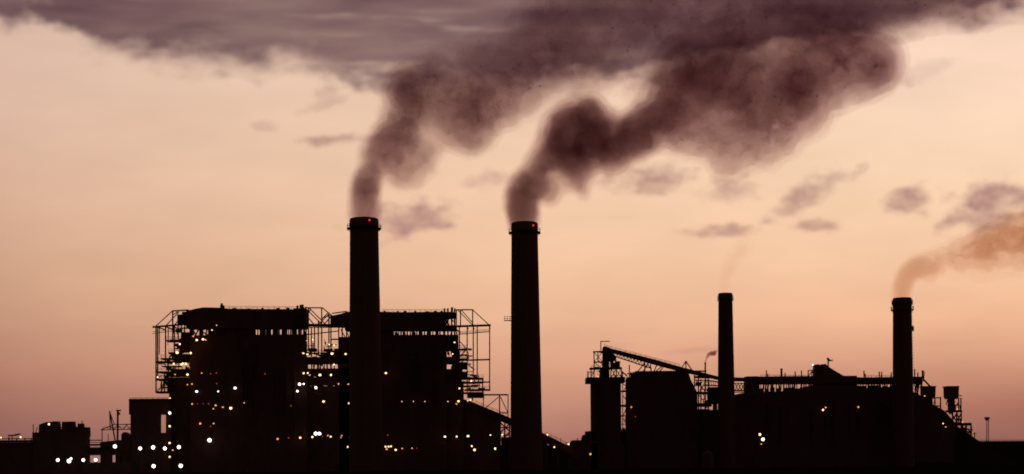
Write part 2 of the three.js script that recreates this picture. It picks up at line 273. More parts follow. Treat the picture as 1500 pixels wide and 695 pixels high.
// ---------------------------------------------------------------- left boiler house
const G1 = 'twin boiler houses';
const rows = (parent, name, xs, y0, y1, d, w) => { for (const x of xs) bar(name, parent, x, y0, x, y1, d, w); };
const decks = (parent, list, d, deep) => { for (const [x0, x1, y, h] of list) { box('platform', parent, x0, y - h / 2, x1, y + h / 2, d, deep, M.steel); if (x1 - x0 > 9) handrail(parent, x0, y - h / 2, x1, y - h / 2, d); } };
{
  const t = thing('boiler_house', 'left boiler house with open steel galleries dotted with lamps', 'boiler house', 360, 500, G1), d = 500;
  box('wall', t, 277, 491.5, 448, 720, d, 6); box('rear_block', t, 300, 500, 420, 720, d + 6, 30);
  prism('bunker', t, [[272, 456], [284, 453], [297, 450.5], [322, 451], [335, 452.5], [400, 453], [447, 453.5], [447, 481], [272, 481.5]], d + 1, 7);
  box('wall', t, 304, 480, 371, 493, d + 2, 5);
  box('bunker_annex', t, 259, 461, 278, 474, d + 3, 5);
  box('bunker_annex', t, 266, 457, 280, 476, d + 4, 4);
  for (let x = 373; x < 446; x += rr(2.6, 5.2)) bar('column', t, x, 480, x + rr(-0.3, 0.3), 493, d + rr(1, 5), rr(0.25, 0.55));
  for (let x = 380; x < 440; x += rr(9, 15)) box('equipment', t, x, 482, x + rr(3, 6), 493, d + 6, 5, M.steel);
  for (const [x0, x1] of [[277, 281], [291, 295]]) box('column', t, x0, 480, x1, 493, d + 2, 3, M.steel);
  for (const [a, b, c, e] of [[281, 481, 286, 491], [291, 481, 286.5, 491], [295, 486, 304, 491], [303, 481, 301, 491]]) bar('brace', t, a, b, c, e, d + 2, 0.45);
  // stepped galleries on the left end
  for (const [x0, y0, x1, y1] of [[262, 501, 279, 516], [255, 519, 279, 531], [250, 541, 279, 552], [244, 553.5, 279, 574], [247, 574, 279, 720], [268, 487, 279, 500]]) box('gallery_block', t, x0, y0, x1, y1, d + rr(1, 4), 5);
  decks(t, [[243, 279, 499.5, 2], [246, 262, 517.5, 2.6], [235, 256, 526, 2.2], [228, 262, 530.6, 2.4], [236, 262, 537, 1.2], [229, 258, 545.5, 2.2], [228, 252, 556.5, 2.4], [238, 252, 551, 1.4], [240, 250, 563, 1.4], [228, 254, 575, 2.6], [236, 250, 568, 1.2]], d + 0.5, 5);
  // open skeleton
  for (const [x, y0, y1] of [[228, 479, 576], [230.5, 480, 556], [242, 478, 531], [252.5, 456, 500], [255, 478, 520], [260.5, 474, 502], [265.5, 474, 500], [270, 474, 500], [236, 556, 576], [240.5, 545, 576], [246, 531, 576], [249.5, 575, 590], [253, 575, 590]]) bar('post', t, x, y0, x, y1, d + 1, 0.42);
  for (const [x, y0, y1] of [[233, 481, 520], [246, 480, 500]]) bar('post', t, x, y0, x, y1, d + 13, 0.3);
  for (const [a, b, c, e, w] of [[223, 479.5, 276, 475, 0.62], [223, 489, 270, 483.5, 0.2], [223, 486.5, 270, 481.5, 0.14], [252, 456, 276, 454.5, 0.5], [228, 557, 250, 557, 0.3]]) bar('beam', t, a, b, c, e, d + 1, w);
  for (const [a, b, c, e] of [[228, 478, 252, 456], [243, 477, 262, 457], [252, 462, 260, 457], [255, 477, 268, 460], [237, 530, 243, 537], [229, 556, 236, 550], [230, 574, 240, 562], [241, 560, 250, 574], [246, 538, 252, 546]]) bar('brace', t, a, b, c, e, d + 1, 0.3);
  for (const x of [228, 242, 252.5]) barV('beam', t, at(x, 479, d + 1), at(x, 479, d + 1).add(new THREE.Vector3(0, 0, -13)), 0.4);
  // right end frame over the gap
  for (const [x, y0, y1] of [[431.5, 462, 492], [436, 462, 476], [440.5, 462, 492], [444.5, 450, 492], [448, 450, 532], [451.5, 452, 512], [456, 480, 525], [460.5, 476, 520]]) bar('post', t, x, y0, x, y1, d + 1, 0.4);
  for (const [a, b, c, e, w] of [[430, 476.5, 512, 477.5, 1.0], [446, 451.3, 472, 451.3, 0.42], [446, 491, 496, 485.2, 0.35], [428, 462, 448, 462, 0.6], [445, 518.4, 484, 517.6, 0.45], [448, 480, 512, 480, 0.3]]) bar('beam', t, a, b, c, e, d + 1, w);
  for (const [a, b, c, e] of [[448, 453, 472, 476], [453, 452, 477, 476], [449, 463, 460, 476], [430, 475, 437, 464], [436, 464, 443, 475], [455, 453, 449, 463]]) bar('brace', t, a, b, c, e, d + 1, 0.36);
  box('equipment', t, 451, 510.5, 462, 515, d + 2, 4, M.steel);
  for (const [x0, y0, x1, y1] of [[446, 516, 452, 520], [429, 452, 446, 462]]) box('equipment', t, x0, y0, x1, y1, d + 3, 5, M.steel);
  clutter(t, 230, 528, 262, 574, 30, d); clutter(t, 243, 496, 266, 530, 22, d); clutter(t, 254, 474, 278, 500, 14, d); clutter(t, 264, 532, 278, 541, 6, d); clutter(t, 448, 496, 470, 530, 14, d); clutter(t, 449, 533, 500, 541, 10, d); clutter(t, 430, 462, 448, 492, 10, d);
  // roof clutter
  box('vent', t, 322, 447.5, 327, 452, d + 6, 2, M.steel); bar('vent', t, 324.5, 444.8, 324.5, 448, d + 7, 0.7);
  for (const [x, h] of [[435.5, 5], [440, 6], [443, 6.5]]) bar('vent', t, x, 453, x, 453 - h, d + 5, 0.7);
  handrail(t, 328, 452.6, 434, 453.3, d + 2, 0.9);
  for (let x = 340; x < 430; x += rr(9, 22)) { const h = rr(0.8, 2.2); box('roof_unit', t, x, 453 - h, x + rr(2, 5), 454, d + rr(6, 20), 2, M.steel); }
  // outside pipes and ducts on the wall
  for (let i = 0; i < 12; i++) { const x = rr(285, 440), y = rr(500, 560); barV('pipe', t, at(x, y, d - 0.6), at(x, y + rr(30, 90), d - 0.6), 0.6, 0.6, M.steel, true); }
  lamps(t, d - 1.4, [[317, 477, 3, 'O'], [310, 484, 3.5, 'Y'], [282.6, 493, 4, 'O'], [287.7, 498.6, 6, 'Y'], [297, 497.5, 6, 'Y'], [300.6, 498.4, 4, 'O'], [263, 504.5, 4.5, 'Y'], [239, 517, 3.5, 'O'], [259, 517, 6.2, 'Y'], [279, 517.6, 5.5, 'Y'], [254, 533.5, 4.6, 'Y'], [265.3, 534.3, 5, 'Y'], [267.3, 533, 4, 'Y'], [271.7, 533.5, 6, 'Y'], [256, 549, 3.2, 'O'], [274.2, 549.2, 6.2, 'Y'], [295, 547, 3.8, 'O'], [308, 548, 3, 'R'], [316.5, 547, 3, 'R'], [230.5, 553, 4.5, 'Y'], [274, 564, 3, 'O'], [280.6, 563, 4, 'O'], [317, 562.5, 3, 'R'], [287.6, 574, 4.8, 'W'], [319.2, 574, 3.4, 'W'], [344, 569, 4.6, 'W'], [248, 584, 5, 'Y'],
    [281, 592.4, 4.5, 'O'], [289, 592, 2.5, 'R'], [297, 592, 2.5, 'R'], [305, 592, 3, 'R'], [315.5, 594.4, 4.4, 'O'], [312, 599.3, 3.4, 'O'], [326, 597, 4, 'O'], [337.6, 598.5, 5.5, 'Y'], [357.3, 590.6, 4, 'O'], [292.8, 621, 4.6, 'O'], [312.5, 621, 3.8, 'O'], [308, 625, 3, 'R'], [306.5, 645.5, 8, 'W'], [388, 548, 3.4, 'R'], [426, 595, 3, 'R'],
    [449, 499.5, 3, 'O'], [457.8, 498, 3.6, 'Y'], [444, 518, 4, 'Y'], [450, 519.5, 4.6, 'Y'], [444.5, 547.3, 5.3, 'Y'], [450.5, 547, 4.2, 'Y'], [453.5, 550, 4.4, 'O'], [438.5, 563.3, 5.3, 'W'], [444.5, 563, 3.6, 'W'], [435.4, 573.5, 5.2, 'W'], [406.4, 643.6, 4.4, 'O'], [422.5, 642, 3, 'R'], [439.4, 641.8, 5.8, 'Y'], [457.3, 640.8, 6, 'Y'], [462, 635.8, 7.4, 'W'], [467.3, 635.8, 7.2, 'W'], [472, 640, 2.6, 'R'], [480, 638.6, 3.5, 'O'], [484.2, 640.2, 5, 'Y']]);
}
// ---------------------------------------------------------------- right boiler house
{
  const t = thing('boiler_house', 'right boiler house behind the tallest chimney, open frame on its right end', 'boiler house', 590, 505, G1), d = 505;
  box('wall', t, 513, 491.5, 655, 720, d, 6); box('rear_block', t, 530, 500, 640, 720, d + 6, 30);
  prism('bunker', t, [[485, 463], [499, 460], [508, 457], [520, 456.5], [560, 457], [600, 457.5], [632, 457], [660, 457], [668, 458.5], [668, 465], [650, 466], [650, 476], [668, 477], [668, 484], [512, 484], [512, 480], [485, 477]], d + 1, 7);
  box('wall', t, 513, 482, 574, 493, d + 2, 5);
  for (let x = 576; x < 651; x += rr(2.8, 5.4)) bar('column', t, x, 483, x + rr(-0.3, 0.3), 493, d + rr(1, 5), rr(0.25, 0.6));
  for (let x = 578; x < 645; x += rr(9, 15)) box('equipment', t, x, rr(484, 488), x + rr(3, 6), 493, d + 6, 5, M.steel);
  for (const [a, b, c, e] of [[650, 466, 658, 476], [659, 466, 651, 476], [651, 476, 658, 466]]) bar('brace', t, a, b, c, e, d + 2, 0.4);
  rows(t, 'post', [651, 656, 661.5, 666], 452, 520, d + 1, 0.6);
  bar('vent', t, 662, 458, 662, 450.5, d + 2, 0.8);
  // left end: frame into the gap between the houses
  box('equipment', t, 505, 480, 514, 484, d + 3, 8, M.steel);
  for (const [x, y0, y1] of [[466, 470, 520], [471, 452, 522], [481.5, 458, 522], [484.5, 462, 520], [496, 478, 506], [501, 480, 496], [507.5, 480, 496]]) bar('post', t, x, y0, x, y1, d + 1, 0.42);
  for (const [a, b, c, e, w] of [[472, 451.3, 486, 463, 0.4], [472, 466, 486, 462, 0.3], [486, 459.5, 508, 456.5, 0.4], [484, 497.5, 498, 497.5, 0.5], [479, 470, 486, 462, 0.3]]) bar('beam', t, a, b, c, e, d + 1, w);
  for (const [a, b, c, e] of [[471, 468, 480, 459], [466, 476, 481, 461], [474, 476, 484, 465], [499, 483, 505, 494], [506, 483, 511, 494]]) bar('brace', t, a, b, c, e, d + 1, 0.34);
  box('gallery_block', t, 495, 494, 514, 720, d + 2, 5); box('gallery_block', t, 489, 511, 500, 533, d + 2, 5);
  box('gallery_block', t, 446, 523.5, 514, 533, d + 2, 5);
  for (let x = 450; x < 502; x += rr(3, 6.5)) bar('column', t, x, 532, x + rr(-1, 1), 542, d + rr(2, 6), rr(0.3, 0.8));
  box('gallery_block', t, 501, 530, 514, 545, d + 3, 5);
  box('gallery_block', t, 446, 540.5, 514, 551, d + 2, 5); box('gallery_block', t, 446, 553.2, 514, 564.3, d + 2, 5); box('gallery_block', t, 446, 566.2, 514, 576.6, d + 2, 5); box('gallery_block', t, 446, 578, 514, 720, d + 2, 5);
  for (const [x0, x1, y] of [[446, 458, 552], [462.5, 500, 552], [446, 453, 565], [461, 472, 565], [479, 486, 565], [490, 514, 565], [446, 463, 577.2], [471, 514, 577.2], [466, 467, 577.2], [456, 457, 565]]) box('equipment', t, x0, y - 1.6, x1, y + 1.6, d + 3, 3, M.steel);
  decks(t, [[464, 489, 519.5, 2.4], [474, 484, 513, 3]], d + 0.6, 10);
  // right end
  for (const [x0, y0, x1, y1] of [[650, 491, 671, 514], [661.5, 513, 673, 545], [654, 523, 664, 533.5], [654, 541, 676, 560], [654, 559, 680, 720], [672, 531, 684, 541], [675, 546, 684, 553]]) box('gallery_block', t, x0, y0, x1, y1, d + rr(1, 4), 5);
  decks(t, [[668, 684, 512, 1.8], [672, 684, 520, 1.2], [672, 684, 526, 1.4], [672, 708, 555, 2.2], [672, 708, 560.5, 2.4], [672, 700, 566, 1.8], [680, 718, 571.5, 1.8], [676, 708, 576, 2.2], [684, 709, 580.5, 5]], d + 0.5, 5);
  for (const [x, y0, y1] of [[668.5, 454, 514], [673, 479, 560], [674.5, 455, 479], [684.3, 479, 572], [692.3, 454, 478], [693.2, 479, 556], [699, 479, 556], [717.2, 478, 573], [707, 556, 582]]) bar('post', t, x, y0, x, y1, d + 1, 0.42);
  for (const [a, b, c, e, w] of [[666, 478.6, 719, 476.9, 0.75], [666, 454.3, 693, 454.1, 0.42], [670, 490.3, 717, 486.2, 0.3], [670, 486.8, 717, 482.6, 0.14], [670, 488.5, 717, 484.5, 0.12], [672, 528.5, 717, 527.2, 0.55], [676, 560.5, 717.5, 560.2, 0.5]]) bar('beam', t, a, b, c, e, d + 1, w);
  for (const [a, b, c, e] of [[692, 454, 717, 477], [671, 455, 692, 476.5], [676, 455, 693, 474], [684, 512, 676, 520], [684, 526, 674, 532], [673, 560, 684, 546], [673, 500, 684, 512]]) bar('brace', t, a, b, c, e, d + 1, 0.32);
  for (const x of [684, 693, 717]) barV('beam', t, at(x, 478, d + 1), at(x, 478, d + 1).add(new THREE.Vector3(0, 0, -13)), 0.35);
  clutter(t, 672, 504, 688, 560, 24, d); clutter(t, 676, 548, 706, 582, 22, d); clutter(t, 652, 464, 668, 492, 8, d); clutter(t, 474, 494, 496, 524, 12, d); clutter(t, 655, 514, 664, 541, 6, d);
  // hoist frame under the right end
  for (const [a, b, c, e, w] of [[700, 579, 744.5, 578.8, 0.55], [708, 579, 708, 600, 0.35], [731.7, 579, 731.7, 612, 0.45], [744.2, 578, 744.2, 616, 0.35], [731, 605.2, 745, 605.2, 0.4]]) bar('hoist_beam', t, a, b, c, e, d + 2, w);
  for (const [a, b, c, e] of [[712, 597.5, 730.5, 582], [732.5, 581, 744, 605]]) bar('brace', t, a, b, c, e, d + 2, 0.3);
  handrail(t, 560, 457.2, 655, 457.2, d + 2, 0.9);
  for (let x = 562; x < 655; x += rr(8, 20)) { const h = rr(0.6, 2.0); box('roof_unit', t, x, 457.2 - h, x + rr(2, 5), 458, d + rr(6, 20), 2, M.steel); }
  for (let i = 0; i < 10; i++) { const x = rr(565, 648), y = rr(500, 560); barV('pipe', t, at(x, y, d - 0.6), at(x, y + rr(30, 80), d - 0.6), 0.6, 0.6, M.steel, true); }
  lamps(t, d - 1.4, [[482, 505, 4.6, 'Y'], [489, 506, 4.2, 'Y'], [468.5, 518.5, 4, 'Y'], [486, 518.5, 5, 'Y'], [506, 519, 5, 'Y'], [489, 534.5, 4.4, 'Y'], [468.3, 549.8, 6.4, 'Y'], [484.5, 549.8, 5.4, 'Y'], [462.5, 568.4, 5, 'W'], [495.7, 563, 4, 'O'], [510, 563.3, 4, 'O'], [473.7, 588.7, 5.3, 'Y'], [511, 591.3, 4.4, 'Y'], [500.5, 638.8, 4.2, 'O'], [499, 641.5, 3, 'O'], [511.8, 641.5, 3, 'R'], [509, 655.3, 5, 'Y'],
    [565, 547, 5, 'Y'], [588.5, 588.7, 3, 'O'], [605.5, 588.7, 3, 'O'], [622.3, 588.7, 3, 'O'], [656, 588.7, 3, 'O'], [671.5, 588.3, 5.5, 'Y'], [668.6, 592.3, 4, 'O'], [689, 586.5, 4.8, 'Y'], [685, 587.5, 3, 'Y'], [694.5, 587.5, 3, 'O'], [673, 569.6, 5, 'Y'], [680, 569.4, 3, 'O'], [690.2, 558.5, 5, 'Y'], [665.7, 502, 4, 'Y'], [663, 519, 3.4, 'Y'],
    [651.6, 640.3, 6, 'Y'], [668.9, 640.2, 4.8, 'Y'], [685.5, 639.5, 6.3, 'Y'], [718.4, 638, 4, 'Y'], [567.8, 638, 3, 'R'], [564.6, 655, 4, 'Y'], [569, 654.8, 4.6, 'Y'], [572.6, 654.5, 4.2, 'Y'], [566.3, 658.6, 4.4, 'O'], [579.5, 659.6, 5, 'Y'], [589, 657.6, 3.5, 'O'], [603.5, 657.3, 3.5, 'O'], [610.5, 657, 2.6, 'R'], [691, 654.2, 4.4, 'Y'], [695, 659.6, 7.4, 'Y'], [725.3, 657.9, 5.2, 'Y']]);
}
// ---------------------------------------------------------------- inclined conveyor behind the second chimney
{
  const t = thing('coal_conveyor', 'enclosed conveyor sloping down to the right behind the thick chimney', 'conveyor', 760, 508), d = 508;
  prism('gallery', t, [[676, 584], [690, 588.5], [744, 611], [800, 637], [836, 655.5], [850, 663], [850, 674], [744, 622], [690, 599], [676, 599]], d, 5);
  prism('support_house', t, [[676, 598], [690, 598], [733, 617], [733, 720], [676, 720]], d + 0.5, 10);
  for (const x of [733, 739.5, 746.5]) bar('trestle_leg', t, x, 616 + (x - 733) * 0.45, x - 1, 700, d + 1, 0.55);
  for (const [a, b, c, e] of [[733, 620, 746, 632], [746, 622, 733, 634], [733, 634, 746, 646], [746, 634, 733, 646], [733, 627, 746, 627], [733, 638, 747, 638]]) bar('brace', t, a, b, c, e, d + 1, 0.5);
  box('support_house', t, 734, 641, 800, 720, d + 2, 8);
  for (const x of [800, 818, 835]) bar('trestle_leg', t, x, 640 + (x - 800) * 0.5, x, 700, d + 1.5, 0.8);
  handrail(t, 690, 588.5, 744, 611, d, 0.9); handrail(t, 800, 637, 836, 655.5, d, 0.9);
  bar('lamp_post', t, 821.5, 650, 821.5, 642, d, 0.2);
  lamps(t, d - 1, [[735.8, 637.3, 4.8, 'Y'], [802, 637.3, 4, 'Y'], [812, 655.5, 4, 'Y'], [833, 651.3, 5, 'Y']]);
}
// ---------------------------------------------------------------- far-left plant
{
  const t = thing('transfer_tower', 'dark block tower with one tall opening, joined to the left boiler house', 'tower', 220, 497), d = 497;
  const s = at(188, 586, d), q = at(250, 720, d), pts = [[188.2, 586.5], [249, 585.8], [249, 720], [190.5, 720], [190.5, 608], [188.2, 608]];
  const o = at(220, 650, d), loc = ([x, y]) => { const p = at(x, y, d); return new THREE.Vector2(p.x - o.x, Math.max(p.y, -0.5) - o.y); };
  const shape = new THREE.Shape(pts.map(loc)); shape.holes.push(new THREE.Path([[231.6, 608], [231.6, 634.5], [243.4, 634.5], [243.4, 608]].map(loc)));
  for (const [x, y, r] of [[234, 646, 1.4], [240, 648, 1.2]]) shape.holes.push(new THREE.Path([[x - r, y - 2 * r], [x - r, y + r], [x + r, y + r], [x + r, y - r]].map(loc)));
  const m = add('wall', metreUV(new THREE.ExtrudeGeometry(shape, { depth: 4, bevelEnabled: false })), M.cladding, t); m.position.copy(o).setZ(-d - 4).sub(t.position);
  box('roof', t, 187.8, 585, 249.5, 587, d - 0.4, 4.8, M.steel);
  bar('window_mullion', t, 231.8, 608, 231.8, 634.5, d + 1, 0.3); bar('window_mullion', t, 243.2, 608, 243.2, 634.5, d + 1, 0.3);
  lamps(t, d - 1.2, [[248, 605.6, 5.2, 'W'], [248, 625, 5, 'Y'], [248, 649.5, 5, 'Y'], [252.5, 660, 4.3, 'O'], [248, 669.8, 4.8, 'Y']]);
  handrail(t, 190, 586, 248, 585.5, d, 0.7);
}
{
  const t = thing('gantry_crane', 'thin lattice gantry with leaning derrick masts left of the block tower', 'gantry', 168, 500), d = 500;
  bar('boom', t, 147, 630.3, 166, 622.8, d, 0.3); bar('boom', t, 164, 622.6, 191, 622, d, 0.32); bar('boom', t, 147, 630.4, 191, 629.6, d, 0.3);
  for (const [a, b, c, e] of [[153, 628, 160, 625], [160, 625, 166, 630], [166, 630, 172, 623], [172, 623, 179, 630], [179, 630, 185, 623], [185, 623, 190, 630]]) bar('lattice', t, a, b, c, e, d, 0.22);
  bar('post', t, 149, 630, 149, 660, d, 0.25); bar('post', t, 158, 636, 158, 660, d, 0.2);
  bar('derrick_mast', t, 160, 602.5, 168.5, 648, d, 0.4); bar('derrick_mast', t, 160, 602.5, 161, 630, d, 0.3); bar('derrick_mast', t, 160, 603, 167, 622, d, 0.22);
  bar('mast', t, 172, 602, 171.5, 662, d, 0.55); box('mast_head', t, 169.5, 600.8, 175.5, 602.8, d - 0.3, 1, M.steel); box('mast_head', t, 170.4, 604.5, 174.2, 608.5, d - 0.3, 1, M.steel);
  handrail(t, 150, 630, 190, 629.8, d, 1);
}
{
  const t = thing('pipe_rack', 'low raised pipe rack between the hopper block and block tower', 'pipe rack', 160, 497), d = 497;
  prism('deck', t, [[146, 648], [176, 645], [192, 641], [192, 660], [146, 659]], d, 6);
  box('deck', t, 127, 651, 148, 653.5, d, 4, M.steel); box('deck', t, 127, 656, 150, 659, d, 4, M.steel); bar('pipe', t, 127, 645.5, 148, 645.5, d, 0.35); bar('pipe', t, 127, 648.6, 148, 648.8, d + 1, 0.2);
  for (const [x0, x1] of [[146.2, 150], [153.2, 160.2], [169, 176]]) box('pier', t, x0, 656, x1, 720, d, 4);
  box('plinth', t, 120, 678.5, 192, 720, d - 3, 7);
  prism('tank_shed', t, [[177, 652], [177, 637], [180, 633.5], [184, 634.5], [192, 643], [192, 652]], d + 1, 4);
  box('tank_shed', t, 175, 650, 192, 720, d + 0.6, 5);
  bar('pipe', t, 180, 670, 192, 667, d - 0.5, 0.4);
}
{
  const t = thing('hopper_building', 'low dark building with two roof hoppers at far left', 'building', 90, 495), d = 495;
  box('wall', t, 46.5, 634, 127, 720, d, 4); box('wall', t, 56, 629, 127.5, 640, d + 1, 3);
  prism('hopper', t, [[56, 630], [56.5, 622.5], [66, 619], [76, 618.3], [78, 621], [78, 630]], d + 2, 8);
  box('hopper', t, 76, 617.8, 83, 619.3, d + 2, 4, M.steel); bar('hopper_leg', t, 84.5, 618.5, 86, 630, d + 2, 0.5); bar('hopper_leg', t, 77.5, 620, 79, 630, d + 2, 0.4); bar('pipe', t, 78, 627, 90, 627, d + 2, 0.35);
  prism('hopper', t, [[89.5, 630], [90, 618.2], [106.5, 618], [107.5, 630]], d + 2, 3);
  prism('roof_unit', t, [[113, 630], [113, 621], [120.5, 620.8], [121, 626], [129.5, 626.5], [130, 640], [107, 640], [107, 625.5], [113, 625.5]], d + 2, 2);
  bar('vent', t, 119.5, 621, 119.5, 616.5, d + 4, 0.25); bar('vent', t, 48, 634, 48, 622, d + 3, 0.25); bar('vent', t, 52, 634, 54, 626, d + 3, 0.2);
  lamps(t, d - 0.6, [[71, 622, 4.8, 'Y']]);
}
{
  const t = thing('pump_house', 'long low flat building at the left edge with railed roof', 'building', 20, 496), d = 496;
  box('wall', t, -60, 649.5, 47, 720, d, 14); box('roof', t, -60, 646, 47, 648.2, d - 0.5, 15, M.steel);
  rows(t, 'post', [-20, -2, 12, 24, 36, 45], 642, 651, d, 0.3); bar('rail', t, -60, 643.4, 47, 643.2, d, 0.3);
  prism('canopy', t, [[10.5, 637.5], [18, 637.5], [26.5, 635.6], [26.5, 637], [19, 639.3], [11, 639.3]], d, 2, M.steel); rows(t, 'post', [12.5, 17], 638, 650, d, 0.25);
  lamps(t, d - 0.6, [[0.5, 641.7, 3.8, 'Y'], [29.5, 641, 4.4, 'Y']]);
}
// yard lamps on poles
{
  const G = 'white yard lamps on poles';
  const list = [[167.8, 654.5, 7, 'white yard lamp beside the pipe rack, left of the block tower'], [204.8, 657.5, 6.6, 'white yard lamp at left foot of the block tower'], [223.8, 656, 7.2, 'white yard lamp under the left side of the tower opening'], [241, 657.5, 6.8, 'white yard lamp directly below the tall tower opening'], [261.5, 655.5, 7, 'white yard lamp right of the tower, at foot of left boiler house'],
    [224.5, 683.5, 7.4, 'lowest white yard lamp, left one of the lowest pair'], [264.3, 683, 7.4, 'lowest white yard lamp, right one of the lowest pair'], [84, 674.5, 6.2, 'leftmost white yard lamp in front of the hopper building'], [100.4, 676, 7.8, 'brightest white yard lamp in front of the hopper building'], [103.4, 672.6, 4.6, 'small white lamp just above the brightest yard lamp by hopper building'], [121.5, 674.5, 6.2, 'white yard lamp near right corner of the hopper building'], [139.5, 674, 6.2, 'white yard lamp seen against the pale gap under the pipe rack'],
    [1113.5, 637, 4.8, 'upper small yard lamp of the pair low in the right plant'], [1118, 644.2, 6.2, 'lower larger yard lamp of the pair low in the right plant'], [1115.5, 651, 2.6, 'tiny dim lamp under the pair low in the right plant'], [865, 665.8, 4, 'small orange lamp low at the foot of the silo']];
  for (const [x, y, s, label] of list) {
    const d = x > 800 ? 520 : 488, t = thing('yard_lamp', label, 'yard lamp', x, d, G), p = at(x, y, d), r = s * d / F * 0.38;
    t.position.set(p.x, 0, p.z);
    const pole = add('pole', unitRod, M.steel, t); pole.scale.set(0.12, p.y + 0.5, 0.12); pole.position.set(0, (p.y - 0.5) / 2, -r - 0.15);
    const arm = add('arm', unitBox, M.steel, t); arm.scale.set(0.15, 0.12, r + 0.4); arm.position.set(0, p.y + r, -r / 2);
    const kind = s < 3 || s === 4 ? 'orange' : s < 5 && x > 800 ? 'warm' : 'white';
    const b = add('lamp_bulb', bulbShape, M[kind], t); b.scale.setScalar(r); b.position.set(0, p.y, 0);
    const hood = add('lamp_hood', unitBox, M.steel, t); hood.scale.set(r * 1.3, r * 0.25, r * 1.2); hood.position.set(0, p.y + r * 1.3, -r * 0.3);
    if (s >= 4.5) { const l = new THREE.PointLight(0xfff0d8, 4 * s / 6); l.position.set(0, p.y, r + 0.15); l.castShadow = true; t.add(l); }
  }
}
// ---------------------------------------------------------------- right plant
{
  const t = thing('coal_silo', 'tall silo with a railed head frame at the left end of the right plant', 'silo', 888, 545), d = 545;
  const a = at(866, 560, d), b = at(911.5, 560, d), r = (b.x - a.x) / 2, cx = (a.x + b.x) / 2;
  const body = add('body', new THREE.CylinderGeometry(r, r, a.y + 0.5, 40, 1), M.cladding, t); body.position.set(cx, (a.y - 0.5) / 2, -d - r).sub(t.position);
  const D2 = d + r;
  box('deck', t, 859.5, 553, 916, 560.5, d, 2 * r, M.steel); box('deck', t, 858.5, 559.6, 868, 562, d, 8, M.steel);
  handrail(t, 860, 553, 884, 553, d, 2.3); handrail(t, 866, 540, 886, 540, d, 1.2);
  for (const [x, y0, y1] of [[861.5, 545, 560], [866, 541, 555], [870.3, 515, 555], [883, 512, 555], [876, 516, 531], [895, 530, 554], [903, 540, 554], [910.5, 538, 554], [922, 535, 553], [912, 545, 553]]) bar('post', t, x, y0, x, y1, d + 2, 0.4);
  for (const [a1, b1, c, e, w] of [[868.5, 516, 886, 515, 0.5], [870, 531, 884, 531, 0.5], [863.5, 540.8, 911, 540, 0.9], [861, 546, 870, 546, 0.25], [895, 530.5, 909, 530.5, 0.4], [918, 548, 924, 548, 0.3]]) bar('beam', t, a1, b1, c, e, d + 2, w);
  for (const [a1, b1, c, e] of [[870, 516, 883, 531], [883, 516, 870, 531], [870, 531, 883, 541], [866, 552, 872, 542], [895, 541, 903, 553], [903, 541, 896, 553], [903, 553, 910, 541], [903, 542, 910, 553]]) bar('brace', t, a1, b1, c, e, d + 2, 0.25);
  box('head_house', t, 883.5, 509, 893, 555, d + 3, 4); box('head_house', t, 895, 529.5, 908.5, 540.5, d + 3, 5); prism('head_house', t, [[884, 522], [884, 508], [889, 508], [903, 524], [903, 530], [893, 530]], d + 2.6, 3); box('head_house', t, 880, 541, 893, 555, d + 3, 5);
  bar('jib_post', t, 880.3, 500, 880.3, 514, d + 2, 0.35); bar('jib_arm', t, 879.8, 500.6, 893.5, 500.4, d + 2, 0.35); bar('jib_post', t, 886, 503.5, 886, 510, d + 2, 0.2);
  for (let x = 866.6; x < 911; x += 6.4) barV('stave', t, clampBase(at(x, 562, d + (x - 889) ** 2 * 0.0026)), clampBase(at(x, 725, d + (x - 889) ** 2 * 0.0026)), 0.3);
  // ladder bay in the slot
  for (const x of [912.3, 917]) bar('post', t, x, 556, x, 720, d + 5, 0.3);
  for (const y of [573.5, 574.5, 594.5, 596, 610, 622, 629]) bar('rung', t, 910, y, 919, y + rr(-0.6, 0.6), d + 5, rr(0.25, 0.6));
  for (const [a1, b1, c, e] of [[912, 562, 917, 566], [917, 600, 913, 609], [912, 612, 917, 621], [913, 580, 917, 586], [917, 567, 914, 573]]) bar('brace', t, a1, b1, c, e, d + 5, 0.3);
  box('rung', t, 910, 630, 920, 720, d + 5, 6);
  prism('base_shed', t, [[853, 642], [854, 638], [858, 637], [858, 632.5], [868, 631.5], [868, 646], [875, 646], [875, 720], [862, 720], [862, 646.5], [853, 646]], d - 2, 6);
  box('base_shed', t, 862, 650, 916, 720, d - 2, 6); 
  clutter(t, 868, 532, 912, 555, 16, d); clutter(t, 871, 516, 884, 532, 4, d); clutter(t, 912, 566, 917, 630, 3, d + 3);
  lamps(t, d - 1, [[876, 552, 3.8, 'O'], [900, 530.5, 2.8, 'O']]);
}
